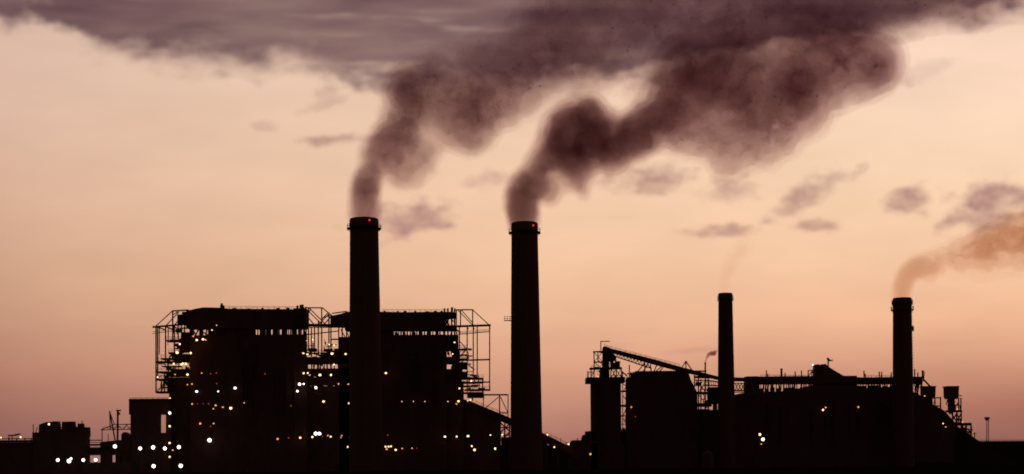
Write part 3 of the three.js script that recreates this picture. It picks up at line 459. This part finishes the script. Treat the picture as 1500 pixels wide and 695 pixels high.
{
  const t = thing('bunker_building', 'broad dark bunker building under the inclined conveyor, right of the silo', 'building', 970, 548), d = 548;
  prism('wall', t, [[918, 553], [924, 553], [924, 546.5], [934, 545.5], [960, 544.5], [1008, 543.5], [1012, 556], [1018, 568], [1022, 576], [1022, 720], [918, 720]], d, 3); box('rear_block', t, 940, 560, 1005, 720, d + 3, 24);
  box('roof', t, 931, 544, 1010, 546.4, d - 0.4, 4, M.steel); bar('roof_beam', t, 1000, 544, 1035, 544.2, d + 2, 0.55);
  for (const [a, b, c, e] of [[1005, 530, 998, 540], [1005, 530, 1014.5, 543.5], [1005, 530, 1005, 543.5]]) bar('frame_leg', t, a, b, c, e, d + 3, 0.4);
  box('frame_leg', t, 1003.6, 529.3, 1006.6, 532, d + 2.8, 0.8, M.steel);
  for (const x of [924, 927.5, 931]) bar('post', t, x, 545, x, 553.5, d + 1, 0.35); bar('roof_beam', t, 918, 548, 931, 547.6, d + 1, 0.4);
  // pipe frame at right end
  for (const [x, y0, y1] of [[1017.5, 550, 568], [1023.4, 550, 720], [1027, 556, 600], [1033.4, 545, 720], [1037.8, 552, 600]]) bar('post', t, x, y0, x, y1, d + 2, 0.45);
  for (const y of [553, 557.5, 575, 577, 592, 594.5, 601]) bar('beam', t, 1018, y, 1040, y + 0.4, d + 2, rr(0.35, 0.9));
  for (const [a, b, c, e] of [[1024, 561, 1033, 574], [1033, 561, 1025, 574], [1024, 579, 1033, 591], [1030, 578, 1033, 583], [1024, 567, 1029, 560]]) bar('brace', t, a, b, c, e, d + 2, 0.3);
  for (const [x0, y0, x1, y1] of [[1040, 567.5, 1056, 586], [1038.5, 586, 1043, 596], [1046, 586, 1052, 592], [1048.5, 592, 1051, 601], [1020, 592, 1042, 596], [1020, 601, 1056, 720]]) box('duct_house', t, x0, y0, x1, y1, d + 4, 8);
  for (const [a, b, c, e, w] of [[1034, 557.5, 1056, 560.5, 0.5], [1034, 564.5, 1056, 566, 0.5]]) bar('beam', t, a, b, c, e, d + 3, w);
  for (let x = 1038; x < 1055; x += 3.2) bar('lattice', t, x, 558.5 + (x - 1034) * 0.1, x + 2, 565, d + 3, 0.2);
  clutter(t, 1020, 556, 1040, 600, 16, d + 2);
  lamps(t, d - 1, [[925, 597, 3.6, 'O'], [931, 611, 2.6, 'R']]);
}
{
  const t = thing('coal_conveyor', 'inclined conveyor falling from the silo head to the slim chimney', 'conveyor', 960, 550), d = 546.6;
  prism('gallery', t, [[884, 508.3], [892, 510], [960, 527], [1000, 538.5], [1053, 552], [1075, 556.5], [1075, 561.5], [1000, 545], [960, 534.5], [892, 515.5], [884, 514]], d, 3.2);
  bar('lower_chord', t, 892, 519.5, 955, 540.5, d + 0.4, 0.4);
  for (let x = 894; x < 952; x += 5) { const y = 516 + (x - 892) * 0.27, z = 520 + (x - 892) * 0.335; bar('lattice', t, x, y, x + 2.5, z + 0.8, d + 0.4, 0.25); bar('lattice', t, x + 5, y + 1.3, x + 2.5, z + 0.8, d + 0.4, 0.25); }
  for (const [a, b, c, e] of [[934, 545, 945, 532], [941, 546, 950, 534], [945, 545, 944, 532], [954, 546, 953, 534], [958, 545, 962, 536], [966, 545, 972, 538], [960, 545, 970, 537]]) bar('trestle_leg', t, a, b, c, e, d + 0.5, 0.4);
  handrail(t, 888, 509, 996, 537, d, 0.8);
}
{
  const t = thing('vent_pipe', 'thin vent pipe with a small wisp, beside the slim chimney', 'pipe', 1033.6, 543), d = 543;
  barV('pipe', t, at(1033.4, 531, d), clampBase(at(1033.6, 725, d)), 0.62, 0.62, M.steel, true); barV('collar', t, at(1033.4, 531.5, d), at(1033.4, 533, d), 0.8, 0.8, M.steel, true);
  bar('bracket', t, 1030, 560, 1037, 560, d, 0.3);
}
{
  const t = thing('boiler_house', 'long low boiler house of the right plant under a flat pipe gallery', 'boiler house', 1220, 552), d = 552;
  prism('wall', t, [[1056, 601], [1072, 601], [1078, 580], [1088, 579.5], [1088, 576], [1096, 576], [1096, 575], [1112, 576], [1124, 574], [1146, 574.5], [1168, 569], [1176, 571], [1194, 573], [1194, 564], [1254, 564], [1264, 567], [1270, 572], [1284, 567], [1310, 568], [1344, 576], [1362, 590], [1384, 602], [1400, 620], [1400, 720], [1056, 720]], d, 30);
  box('roof_house', t, 1094.5, 551.7, 1112, 580, d - 1, 8);
  box('gallery', t, 1112, 552, 1256, 562.2, d, 5); box('gallery', t, 1259.3, 553.2, 1352, 562.6, d, 5); box('gallery', t, 1194, 560, 1256, 568, d + 2, 5);
  bar('gallery_rail', t, 1256, 553.6, 1260, 553.6, d, 0.3); bar('gallery_rail', t, 1256, 566, 1260, 566, d, 0.5);
  bar('beam', t, 1076, 555, 1096, 555.4, d, 0.9); bar('beam', t, 1076, 558, 1096, 558.2, d, 0.7); bar('beam', t, 1076, 562, 1096, 562.2, d, 0.35); bar('beam', t, 1076, 572.5, 1096, 572.7, d, 0.6); bar('beam', t, 1076, 575, 1096, 575, d, 0.35);
  for (let x = 1077; x < 1094; x += 4.6) { bar('lattice', t, x, 562, x + 4.6, 572, d, 0.28); bar('lattice', t, x + 4.6, 562, x, 572, d, 0.28); }
  for (const [x0, x1] of [[1112, 1170], [1175, 1196], [1261, 1312], [1340, 1352]]) for (let x = x0; x < x1; x += rr(2.6, 5)) { const k = rr(-2.5, 2.5); bar('gallery_strut', t, x, 561, x + k, 577, d + rr(0, 3), rr(0.3, 0.7)); }
  for (let x = 1114; x < 1168; x += rr(7, 12)) box('equipment', t, x, 567 + rr(0, 3), x + rr(3, 7), 578, d + 4, 4, M.steel);
  for (let x = 1264; x < 1340; x += rr(7, 12)) box('equipment', t, x, 564 + rr(0, 4), x + rr(3, 7), 578, d + 4, 4, M.steel);
  for (const [x, y] of [[1123, 543], [1125, 548], [1145, 540.2], [1145.6, 541], [1150.4, 546.5], [1165.2, 544.5], [1174.3, 543], [1266, 543.5], [1268, 548], [1288.5, 545], [1292, 545], [1306, 546]]) bar('roof_vent', t, x, y, x + 0.2, 553, d + 1, x === 1145 ? 0.75 : 0.4);
  handrail(t, 1114, 552.2, 1184, 552.4, d, 0.7); handrail(t, 1270, 553.2, 1305, 553.2, d, 0.8);
  // head house with sloping belt
  for (const [a, b, c, e] of [[1184.3, 543.4, 1184.3, 553], [1184, 543.4, 1195, 542.2], [1184.5, 552, 1190, 544], [1190, 544, 1194, 552], [1189.5, 543, 1189.5, 553]]) bar('head_frame', t, a, b, c, e, d + 1, 0.35);
  prism('head_house', t, [[1194, 553], [1194.3, 534.5], [1200, 534], [1201, 536], [1203.5, 536], [1204, 534], [1210, 533.6], [1212.5, 536], [1215.5, 538.5], [1227, 545.5], [1241, 553.5]], d + 1, 4);
  for (const [x, y] of [[1198, 548], [1202, 546]]) bar('head_frame', t, x, y, x + 3, y - 5, d + 0.8, 0.3);
  bar('crane_mast', t, 1213.5, 526, 1213.8, 540, d + 1, 0.45); bar('crane_mast', t, 1212, 525, 1216, 529, d + 1, 0.8); bar('crane_mast', t, 1214, 527.5, 1221, 529.5, d + 1, 0.25); bar('crane_mast', t, 1216, 530, 1220.5, 526.5, d + 1, 0.2);
  // right end
  for (const [a, b, c, e, w] of [[1345, 546, 1345, 595, 0.4], [1339, 553.5, 1354, 553.5, 0.7], [1352.3, 543, 1352.3, 556, 0.7], [1355, 545, 1354, 555, 0.2], [1353, 556, 1363, 566.5, 0.6], [1340, 572, 1353, 558, 0.4], [1351, 553, 1351, 575, 0.35], [1340.5, 541, 1340.5, 553, 0.4]]) bar('end_frame', t, a, b, c, e, d, w);
  for (let i = 0; i < 16; i++) { const x = rr(1120, 1330), y = rr(585, 620); barV('pipe', t, at(x, y, d - 0.6), at(x, y + rr(20, 60), d - 0.6), 0.6, 0.6, M.steel, true); }
  lamps(t, d - 1.2, [[1206, 601, 4.6, 'Y'], [1210, 597.4, 3.8, 'O'], [1257.8, 596.8, 4.6, 'O'], [1191, 535, 3.2, 'W'], [1382, 621, 3.6, 'Y'], [1386, 626, 3, 'O']]);
}
{
  const G = 'box hoppers on frames at far right';
  const t = thing('hopper_tank', 'box hopper on a steel frame just right of the ringed chimney', 'hopper', 1362, 556, G), d = 556;
  prism('bin', t, [[1353.8, 566.8], [1371.5, 566.8], [1371, 580.5], [1369.5, 583.5], [1356, 583.5], [1354.2, 580]], d, 5, M.soot); box('bin_rim', t, 1353, 566, 1372.3, 567.4, d - 0.3, 5.6, M.steel);
  box('chute', t, 1359.5, 583, 1367, 604, d + 1, 3); rows(t, 'leg', [1351.5, 1356, 1370, 1378.3], 582, 606, d + 1, 0.45);
  for (const [a, b, c, e, w] of [[1349, 584, 1379, 583.2, 0.5], [1350, 591, 1372, 591, 0.3], [1368, 595.5, 1379, 595, 0.5], [1350, 600, 1380, 600.5, 0.8], [1356, 591, 1362, 599, 0.3], [1351, 591, 1356, 584, 0.3]]) bar('frame_beam', t, a, b, c, e, d + 1, w);
  lamps(t, d - 0.6, [[1355, 580.6, 3.6, 'O']]);
  const s = thing('hopper_tank', 'rightmost box hopper, standing clear on a thin tower', 'hopper', 1397, 556, G);
  prism('bin', s, [[1388, 566.8], [1405.6, 566.8], [1405.2, 582], [1403, 585], [1390.5, 585], [1388.4, 582]], d, 5, M.soot); box('bin_rim', s, 1387.3, 566, 1406.2, 567.4, d - 0.3, 5.6, M.steel);
  box('chute', s, 1393.8, 584, 1399.6, 604, d + 1, 3); rows(s, 'leg', [1389.7, 1404.8, 1408.2], 583, 604, d + 1, 0.42);
  for (const [a, b, c, e, w] of [[1388.5, 589.5, 1400, 589.5, 0.5], [1388.5, 594, 1406, 594, 0.5], [1399, 580.5, 1409, 580, 0.4], [1386, 603.2, 1409.5, 602.8, 0.9], [1399, 598, 1405, 589, 0.3], [1390, 601, 1394, 595, 0.3]]) bar('frame_beam', s, a, b, c, e, d + 1, w);
  rows(s, 'leg', [1396, 1402, 1408.6], 603, 640, d + 1, 0.5); for (const [a, b, c, e] of [[1394, 606, 1402, 618], [1402, 606, 1408, 618], [1396, 616, 1402, 606], [1402, 618, 1408, 607]]) bar('brace', s, a, b, c, e, d + 1, 0.4);
  box('stair_block', s, 1398, 620, 1423.5, 624, d + 1, 3, M.steel); rows(s, 'leg', [1411, 1416, 1423], 620, 645, d + 1, 0.5); for (const [a, b, c, e] of [[1411, 634, 1416, 624], [1416, 633, 1423, 633], [1410, 629, 1416, 636]]) bar('brace', s, a, b, c, e, d + 1, 0.5);
  bar('frame_beam', s, 1428.3, 634, 1428.3, 644, d + 1, 0.3); bar('frame_beam', s, 1426, 636, 1431, 636, d + 1, 0.3);
  clutter(s, 1388, 586, 1408, 604, 8, d); clutter(s, 1394, 604, 1410, 622, 8, d); clutter(s, 1408, 622, 1424, 640, 8, d);
  lamps(s, d - 0.6, [[1402.8, 599.6, 3.8, 'O'], [1410.5, 618.8, 3.8, 'O']]);
}
{ // coal heap
  const t = thing('coal_pile', 'dark coal heap sloping down to the right at the far right', 'coal pile', 1350, 575);
  const g = new THREE.PlaneGeometry(150, 90, 110, 60).rotateX(-Math.PI / 2), p = g.attributes.position;
  for (let i = 0; i < p.count; i++) { const x = p.getX(i), z = p.getZ(i); const rx = Math.max(0, Math.abs(x) - 12) / 31, rz = Math.abs(z) / 30; const k = Math.max(0, 1 - Math.hypot(rx, rz)); p.setY(i, k * 23 + (k > 0 ? fbm(x / 7, z / 7, 3.3, 4) * 1.6 * Math.min(1, k * 4) : 0) - 0.4); }
  g.computeVertexNormals(); const m = add('heap', g, M.coal, t); m.name = 'heap';
}
{
  const t = thing('lattice_mast', 'lone thin lattice mast on the horizon at the far right', 'mast', 1447, 640), d = 640;
  for (const x of [1446, 1448.6]) { const a = at(x, 612, d), b = clampBase(at(x + (x > 1447 ? 0.8 : -0.8), 700, d)); barV('leg', t, a, b, 0.22); }
  for (let y = 616; y < 648; y += 3) bar('lattice', t, 1446, y, 1448.6, y + 3, d, 0.14);
  box('lamp_head', t, 1443.4, 611.5, 1450.6, 613.6, d - 0.3, 1, M.steel); box('lamp_head', t, 1444.6, 613.5, 1449.6, 616.5, d - 0.3, 1, M.steel);
}
{ // low shed and domed tank between the plants
  const t = thing('low_shed', 'low dark shed at the foot of the silo, right of the sloping conveyor', 'shed', 855, 540), d = 540;
  prism('wall', t, [[836, 650], [839, 645.5], [866, 645], [866, 720], [836, 720]], d, 12); box('chimney_box', t, 856, 637, 859, 647, d + 2, 2, M.steel); 
  for (const x of [846, 852]) bar('vent', t, x, 647, x, 642, d + 3, 0.35);
  const s = thing('domed_tank', 'small dim domed tank low in front of the right plant', 'tank', 1036.5, 500), a = at(1028.5, 668, 500), b = at(1044.5, 668, 500), r = (b.x - a.x) / 2;
  const shell = add('dome', new THREE.SphereGeometry(r, 24, 12, 0, Math.PI * 2, 0, Math.PI / 2), M.concrete, s); shell.position.set(0, a.y - 0.2, 0);
  const wall = add('shell', new THREE.CylinderGeometry(r, r, a.y + 0.3, 24, 1, true), M.concrete, s); wall.position.set(0, (a.y - 0.7) / 2, 0);
  const cap = add('vent', unitRod, M.steel, s); cap.scale.set(0.3, 0.5, 0.3); cap.position.set(0, a.y + r, 0);
}

// ---------------------------------------------------------------- smoke: clouds of fine soot, thickest where the puffs roll up
function speckCluster(n, sigma, size) {                                // bent flakes of soot, each two triangles
  const pos = [], q = new THREE.Quaternion(), h = size / 2, T = [[-h, -h, 0], [h, -h, h * 0.3], [h, h, 0], [-h, h, h * 0.3]].map((a) => new THREE.Vector3(...a));
  for (let i = 0; i < n; i++) {
    const c = new THREE.Vector3(gauss(), gauss(), gauss()).multiplyScalar(sigma); if (c.length() > sigma * 2) { i--; continue; }
    q.set(gauss(), gauss(), gauss(), gauss()).normalize(); const s = rr(0.7, 1.25), P = T.map((t) => t.clone().multiplyScalar(s).applyQuaternion(q).add(c));
    for (const k of [0, 1, 2, 0, 2, 3]) pos.push(P[k].x, P[k].y, P[k].z);
  }
  const g = new THREE.BufferGeometry(); g.setAttribute('position', new THREE.Float32BufferAttribute(pos, 3)); g.computeVertexNormals(); g.userData.area = n * 0.49 * size * size; return g;
}
// the surface where a sampled field passes a level (surface nets)
function isoSurface(f, nx, ny, nz, level, o, h) {
  const id = new Int32Array(nx * ny * nz).fill(-1), pos = [], tri = [], at3 = (i, j, k) => (k * ny + j) * nx + i;
  for (let k = 0; k < nz - 1; k++) for (let j = 0; j < ny - 1; j++) for (let i = 0; i < nx - 1; i++) {
    let m = 0, n = 0, sx = 0, sy = 0, sz = 0; const v = [];
    for (let c = 0; c < 8; c++) { const x = f[at3(i + (c & 1), j + ((c >> 1) & 1), k + (c >> 2))] - level; v.push(x); if (x > 0) m |= 1 << c; }
    if (m === 0 || m === 255) continue;
    for (let p = 0; p < 8; p++) for (let d = 1; d < 8; d <<= 1) { const q = p | d; if (q === p || (v[p] > 0) === (v[q] > 0)) continue; const t = v[p] / (v[p] - v[q]); n++; sx += (p & 1) + (d === 1 ? t : 0); sy += ((p >> 1) & 1) + (d === 2 ? t : 0); sz += (p >> 2) + (d === 4 ? t : 0); }
    id[at3(i, j, k)] = pos.length / 3; pos.push(o.x + (i + sx / n) * h, o.y + (j + sy / n) * h, o.z + (k + sz / n) * h);
  }
  const quad = (p, q, r, w, flip) => { if (p < 0 || q < 0 || r < 0 || w < 0) return; flip ? tri.push(p, r, q, p, w, r) : tri.push(p, q, r, p, r, w); };
  for (let k = 1; k < nz - 1; k++) for (let j = 1; j < ny - 1; j++) for (let i = 1; i < nx - 1; i++) {
    const a = f[at3(i, j, k)] > level;
    if (a !== f[at3(i + 1, j, k)] > level) quad(id[at3(i, j - 1, k - 1)], id[at3(i, j, k - 1)], id[at3(i, j, k)], id[at3(i, j - 1, k)], !a);
    if (a !== f[at3(i, j + 1, k)] > level) quad(id[at3(i - 1, j, k - 1)], id[at3(i - 1, j, k)], id[at3(i, j, k)], id[at3(i, j, k - 1)], !a);
    if (a !== f[at3(i, j, k + 1)] > level) quad(id[at3(i - 1, j - 1, k)], id[at3(i, j - 1, k)], id[at3(i, j, k)], id[at3(i - 1, j, k)], !a);
  }
  if (!tri.length) return null;
  const g = new THREE.BufferGeometry(); g.setAttribute('position', new THREE.Float32BufferAttribute(pos, 3)); g.setIndex(tri); g.computeVertexNormals(); return g;
}
// smoke that soaks up light by the metre: ext = extinction per metre for red, green, blue; the outermost layer is only a veil
function smokeMaterial(ext, veil) {
  const m = new THREE.MeshPhysicalMaterial(veil ? { transparent: true, opacity: 0, roughness: 1 } : { transmission: 1, roughness: 0, ior: 1, specularIntensity: 0 });
  m.thickness = 5; m.attenuationDistance = 1; m.attenuationColor = new THREE.Color().setRGB(...ext.map((e) => Math.exp(-e))); return m;
}
// lobes: [px, py, radius in px, density]; the plume drifts away from the camera by drift metres per metre of travel.
// layers: [level of density, extinction per metre added inside it]; od: optical depth of the soot flakes through a lobe of density 1
function smoke(label, lobes, d, drift, layers, tint, cell, od, cluster, material, o = {}) {
  const k = d / F, x0 = at(lobes[0][0], lobes[0][1], d).x, cum = []; let sum = 0;
  const t = new THREE.Group(); t.name = numbered('smoke_plume'); scene.add(t); t.position.copy(at(lobes[0][0], lobes[0][1], d)); t.userData = { label, category: 'smoke' };
  for (const l of lobes) { sum += l[2] * l[2] * l[3]; cum.push(sum); }
  const C = lobes.map(([x, y, r, w]) => { const dd = d + Math.max(0, at(x, y, d).x - x0) * drift, c = at(x, y, dd), R = r * dd / F; if (r > 24) c.z += rr(-0.5, 0.5) * R; const a = [c.x, c.y, R, w]; a.c = c; return a; }), near = C.map((a) => C.filter((b) => Math.hypot(a[0] - b[0], a[1] - b[1]) < 1.3 * (a[2] + b[2])));
  const fs = o.freq ?? 1, amp = o.amp ?? 1;
  // one field of density for the whole plume
  const lo = new THREE.Vector3(1e9, 1e9, 1e9), hi = lo.clone().negate(), W = o.spread ?? 1.55;
  for (const a of C) { lo.min(a.c.clone().subScalar(a[2] * W + 2 * cell)); hi.max(a.c.clone().addScalar(a[2] * W + 2 * cell)); }
  const nx = Math.ceil((hi.x - lo.x) / cell), ny = Math.ceil((hi.y - lo.y) / cell), nz = Math.ceil((hi.z - lo.z) / cell), f = new Float32Array(nx * ny * nz);
  for (const a of C) {
    const R = a[2] * W, i0 = (v) => Math.max(0, Math.floor(v)), e = (c, l) => [i0((c - R - l) / cell), Math.ceil((c + R - l) / cell)], [ia, ib] = e(a.c.x, lo.x), [ja, jb] = e(a.c.y, lo.y), [ka, kb] = e(a.c.z, lo.z);
    for (let kk = ka; kk < Math.min(nz, kb); kk++) for (let j = ja; j < Math.min(ny, jb); j++) for (let i = ia; i < Math.min(nx, ib); i++) {
      const q = 1 - ((lo.x + i * cell - a.c.x) ** 2 + (lo.y + j * cell - a.c.y) ** 2 + (lo.z + kk * cell - a.c.z) ** 2) / (R * R); if (q > 0) f[(kk * ny + j) * nx + i] += a[3] * q * q;
    }
  }
  for (let kk = 0, n = 0; kk < nz; kk++) for (let j = 0; j < ny; j++) for (let i = 0; i < nx; i++, n++) {
    if (f[n] < 0.04) { f[n] = 0; continue; }
    const x = (lo.x + i * cell) * fs, y = (lo.y + j * cell) * fs, z = (lo.z + kk * cell) * fs, w = 3 * perlin.noise(x / 8, y / 8, z / 8 + 40);
    const roll = 1 - 2 * Math.abs(perlin.noise((x + w) / 8.5, (y - w) / 8.5, z / 8.5)), fine = 1 - 2 * Math.abs(perlin.noise((x + w) / 3.1 + 9, y / 3.1, (z + w) / 3.1)), wide = perlin.noise(x / 17, y / 17, z / 17 + 5);
    f[n] = Math.max(0, f[n] * (0.82 + amp * (0.8 * wide + 0.8 * roll + 0.3 * fine + 0.03 * perlin.noise(x / 1.7, y / 1.7, z / 1.7))) - 0.06);
  }
  layers.forEach(([level, ext], i) => {
    const g = isoSurface(f, nx, ny, nz, level, lo, cell); if (!g) return;
    const m = add('smoke_billow', g, smokeMaterial(tint.map((v) => v * ext), i === 0), t); m.position.sub(t.position); m.userData.kind = 'stuff';
  });
  if (!od) return t;
  // soot flakes that catch the light of the sky
  const count = Math.round(od * sum * k * k * Math.PI / cluster.userData.area);
  const m = new THREE.InstancedMesh(cluster, material, count), M4 = new THREE.Matrix4(), q = new THREE.Quaternion(), p = new THREE.Vector3(), s = new THREE.Vector3();
  let n = 0, guard = 0;
  while (n < count && guard++ < count * 30) {
    const w = rnd() * sum; let i = 0; while (cum[i] < w) i++;
    const [, , lr, , even = 0] = lobes[i], c = C[i].c, r = C[i][2];
    p.set(gauss(), gauss(), gauss()).normalize().multiplyScalar(Math.pow(rnd(), 0.5) * r * 1.2); p.add(c);
    const ii = Math.round((p.x - lo.x) / cell), jj = Math.round((p.y - lo.y) / cell), kk = Math.round((p.z - lo.z) / cell);
    if (ii < 0 || jj < 0 || kk < 0 || ii >= nx || jj >= ny || kk >= nz) continue;
    if (f[(kk * ny + jj) * nx + ii] / (C[i][3] * 1.6) + even < rnd()) continue;
    let S = 0; for (const [jx, jy, jr, jd] of near[i]) { const e = 1 - ((p.x - jx) ** 2 + (p.y - jy) ** 2) / (jr * jr); if (e > 0) S += jd * Math.sqrt(e); }
    if (Math.min(1, 1.15 * C[i][3] / Math.max(S, 1e-3)) < rnd()) continue;                  // where lobes overlap they share their soot
    q.set(gauss(), gauss(), gauss(), gauss()).normalize(); s.setScalar(rr(0.8, 1.2) * (o.size ?? 1) * (lr < 30 ? 0.75 : 1));
    m.setMatrixAt(n++, M4.compose(p.sub(t.position), q, s));
  }
  m.count = n; m.name = 'soot_flakes'; m.castShadow = m.receiveShadow = true; m.userData.kind = 'stuff'; t.add(m);
  console.log(t.name, n, 'of', count, nx * ny * nz);
  return t;
}
{
  const big = speckCluster(70, 1.2, 0.05), small = speckCluster(40, 0.3, 0.055), thin = speckCluster(110, 0.9, 0.06), faint = speckCluster(40, 0.9, 0.05);
  const SOOT = [0.74, 1, 0.92], BROWN = [0.48, 0.85, 1.05];
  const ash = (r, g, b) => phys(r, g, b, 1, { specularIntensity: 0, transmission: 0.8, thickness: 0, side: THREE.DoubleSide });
  const soot = ash(0.90, 0.62, 0.68), dark = ash(0.84, 0.53, 0.58), brown = ash(0.95, 0.53, 0.36), pale = ash(0.7, 0.48, 0.38);  // soot and dark: mauve of the twilight sky is put into the flake colour
  smoke('grey-brown smoke rolling right from the chimney in front of the boiler houses', [
    [533, 323, 21, 1.6, 0.5], [533, 313, 21, 1.8, 0.5], [533.5, 302, 21, 2, 0.5], [534, 290, 20, 2.4, 0.4], [535, 278, 19.5, 5.5, 0.3], [538, 264, 19, 5.5, 0.2], [546, 245, 22, 2.10], [543, 222, 18, 1.95], [560, 226, 24, 2.10], [580, 241, 28, 1.65], [602, 251, 26, 1.35], [622, 244, 20, 1.20], [588, 264, 16, 1.20], [610, 268, 10, 1.05], [560, 202, 20, 1.80], [580, 206, 30, 1.95], [606, 214, 30, 2.10], [630, 222, 20, 1.20],
    [588, 172, 30, 1.80], [602, 142, 36, 1.95], [622, 152, 34, 2.10], [584, 126, 24, 1.65], [602, 106, 26, 1.50], [628, 102, 26, 1.50], [642, 122, 28, 1.35], [652, 166, 30, 1.35], [680, 176, 40, 1.80], [690, 150, 36, 1.80], [702, 190, 30, 1.65], [690, 210, 20, 1.20], [722, 158, 34, 1.35], [640, 150, 34, 0.8], [660, 130, 30, 0.7], [655, 190, 30, 0.7], [740, 150, 36, 0.7], [715, 120, 40, 0.7], [690, 92, 40, 0.5], [650, 96, 34, 0.6], [742, 124, 44, 0.9], [700, 116, 34, 0.7], [762, 84, 50, 0.9], [772, 140, 36, 0.7], [806, 112, 44, 0.65], [802, 60, 55, 0.8], [720, 72, 40, 0.4], [840, 36, 56, 0.8], [866, 82, 50, 0.8],
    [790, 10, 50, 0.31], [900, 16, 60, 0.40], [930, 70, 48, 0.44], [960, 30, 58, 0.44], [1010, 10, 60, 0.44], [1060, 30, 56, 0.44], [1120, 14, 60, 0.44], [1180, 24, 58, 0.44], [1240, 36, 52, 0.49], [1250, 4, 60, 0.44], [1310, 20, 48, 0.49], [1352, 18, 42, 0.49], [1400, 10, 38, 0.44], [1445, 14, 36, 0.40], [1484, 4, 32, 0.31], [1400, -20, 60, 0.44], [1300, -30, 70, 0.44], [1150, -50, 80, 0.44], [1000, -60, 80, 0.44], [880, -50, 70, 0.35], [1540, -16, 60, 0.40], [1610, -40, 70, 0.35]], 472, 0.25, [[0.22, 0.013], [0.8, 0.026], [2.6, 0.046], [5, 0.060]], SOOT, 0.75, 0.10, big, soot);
  smoke('darkest smoke rolling up right from the lone thick chimney', [
    [767.5, 328, 20, 3.6, 0.5], [767, 318, 20, 4.2, 0.5], [766, 308, 20.5, 5, 0.4], [763, 297, 22, 6, 0.3], [767, 282, 23, 6.5, 0.2], [774, 267, 22, 4.05], [790, 272, 22, 3.51], [806, 285, 17, 2.16], [795, 247, 26, 4.05], [815, 226, 31, 4.19], [832, 250, 29, 3.10], [852, 260, 21, 1.89], [856, 284, 12, 1.22], [848, 272, 11, 1.35], [820, 192, 29, 4.05], [846, 181, 33, 4.19], [870, 182, 32, 3.78], [850, 216, 36, 4.05], [886, 210, 36, 3.78], [916, 196, 35, 3.51], [942, 190, 32, 2.97], [905, 234, 23, 1.62], [936, 214, 21, 2.16], [962, 180, 36, 2.16], [868, 158, 19, 2.70],
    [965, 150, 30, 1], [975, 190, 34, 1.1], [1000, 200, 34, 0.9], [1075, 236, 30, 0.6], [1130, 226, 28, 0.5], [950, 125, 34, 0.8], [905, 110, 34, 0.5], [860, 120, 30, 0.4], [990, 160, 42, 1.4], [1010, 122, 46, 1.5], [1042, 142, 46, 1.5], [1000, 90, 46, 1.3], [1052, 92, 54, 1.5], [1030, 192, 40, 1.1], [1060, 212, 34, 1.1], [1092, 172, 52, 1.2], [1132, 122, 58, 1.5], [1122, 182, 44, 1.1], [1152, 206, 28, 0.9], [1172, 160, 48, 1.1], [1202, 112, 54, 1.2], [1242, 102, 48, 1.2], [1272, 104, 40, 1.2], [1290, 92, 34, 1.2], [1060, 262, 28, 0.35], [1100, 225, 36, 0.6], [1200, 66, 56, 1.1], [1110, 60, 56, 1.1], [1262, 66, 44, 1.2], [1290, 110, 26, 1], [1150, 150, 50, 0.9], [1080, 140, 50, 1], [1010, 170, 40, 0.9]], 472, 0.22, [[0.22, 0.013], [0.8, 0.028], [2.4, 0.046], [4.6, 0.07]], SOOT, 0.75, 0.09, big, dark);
  smoke('thin brown smoke drifting right from the ringed chimney at far right', [
    [1320.6, 437, 12.5, 2.6], [1321, 428, 12.5, 2.8], [1322, 419, 13, 3], [1326, 408, 14, 3.2], [1335, 397, 15, 3], [1348, 390, 16, 2.6], [1362, 388, 18, 1.9], [1362, 402, 14, 1.2], [1380, 382, 20, 1], [1398, 376, 22, 1], [1416, 370, 25, 1], [1438, 363, 28, 1], [1460, 356, 30, 1.1], [1484, 348, 32, 1.2], [1512, 340, 36, 1.2], [1545, 334, 38, 1.1], [1400, 394, 20, 0.5], [1440, 388, 26, 0.6], [1480, 380, 28, 0.6], [1510, 368, 30, 0.7], [1580, 328, 48, 1], [1470, 334, 20, 0.5]], 541, 0.1, [[0.15, 0.008], [0.7, 0.024], [2.2, 0.042]], BROWN, 0.45, 0, thin, brown, { freq: 1.3, amp: 1 });
  smoke('faint pale haze rising from the slim chimney', [[1061, 424, 8, 1], [1062, 414, 9, 0.9], [1065, 402, 11, 0.7], [1070, 388, 13, 0.6], [1078, 372, 15, 0.5], [1090, 360, 16, 0.4]], 541, 0.1, [[0.15, 0.006], [0.6, 0.012]], BROWN, 0.5, 0, faint, pale, { freq: 1.6 });
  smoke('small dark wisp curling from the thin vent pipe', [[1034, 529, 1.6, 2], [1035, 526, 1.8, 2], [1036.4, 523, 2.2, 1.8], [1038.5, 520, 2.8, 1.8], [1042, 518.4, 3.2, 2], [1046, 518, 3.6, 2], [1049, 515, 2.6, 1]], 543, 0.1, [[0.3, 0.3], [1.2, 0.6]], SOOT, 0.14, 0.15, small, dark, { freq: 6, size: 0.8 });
  smoke('pale steam jet beside the head house on the right gallery', [[1212, 545, 2, 1], [1212.3, 540, 2, 1], [1212.5, 535, 2, 1], [1212.8, 531, 1.8, 0.8]], 551, 0, [[0.2, 0.1]], BROWN, 0.14, 0.25, small, pale, { freq: 6, size: 0.8 });
}
renderer.render(scene, camera);
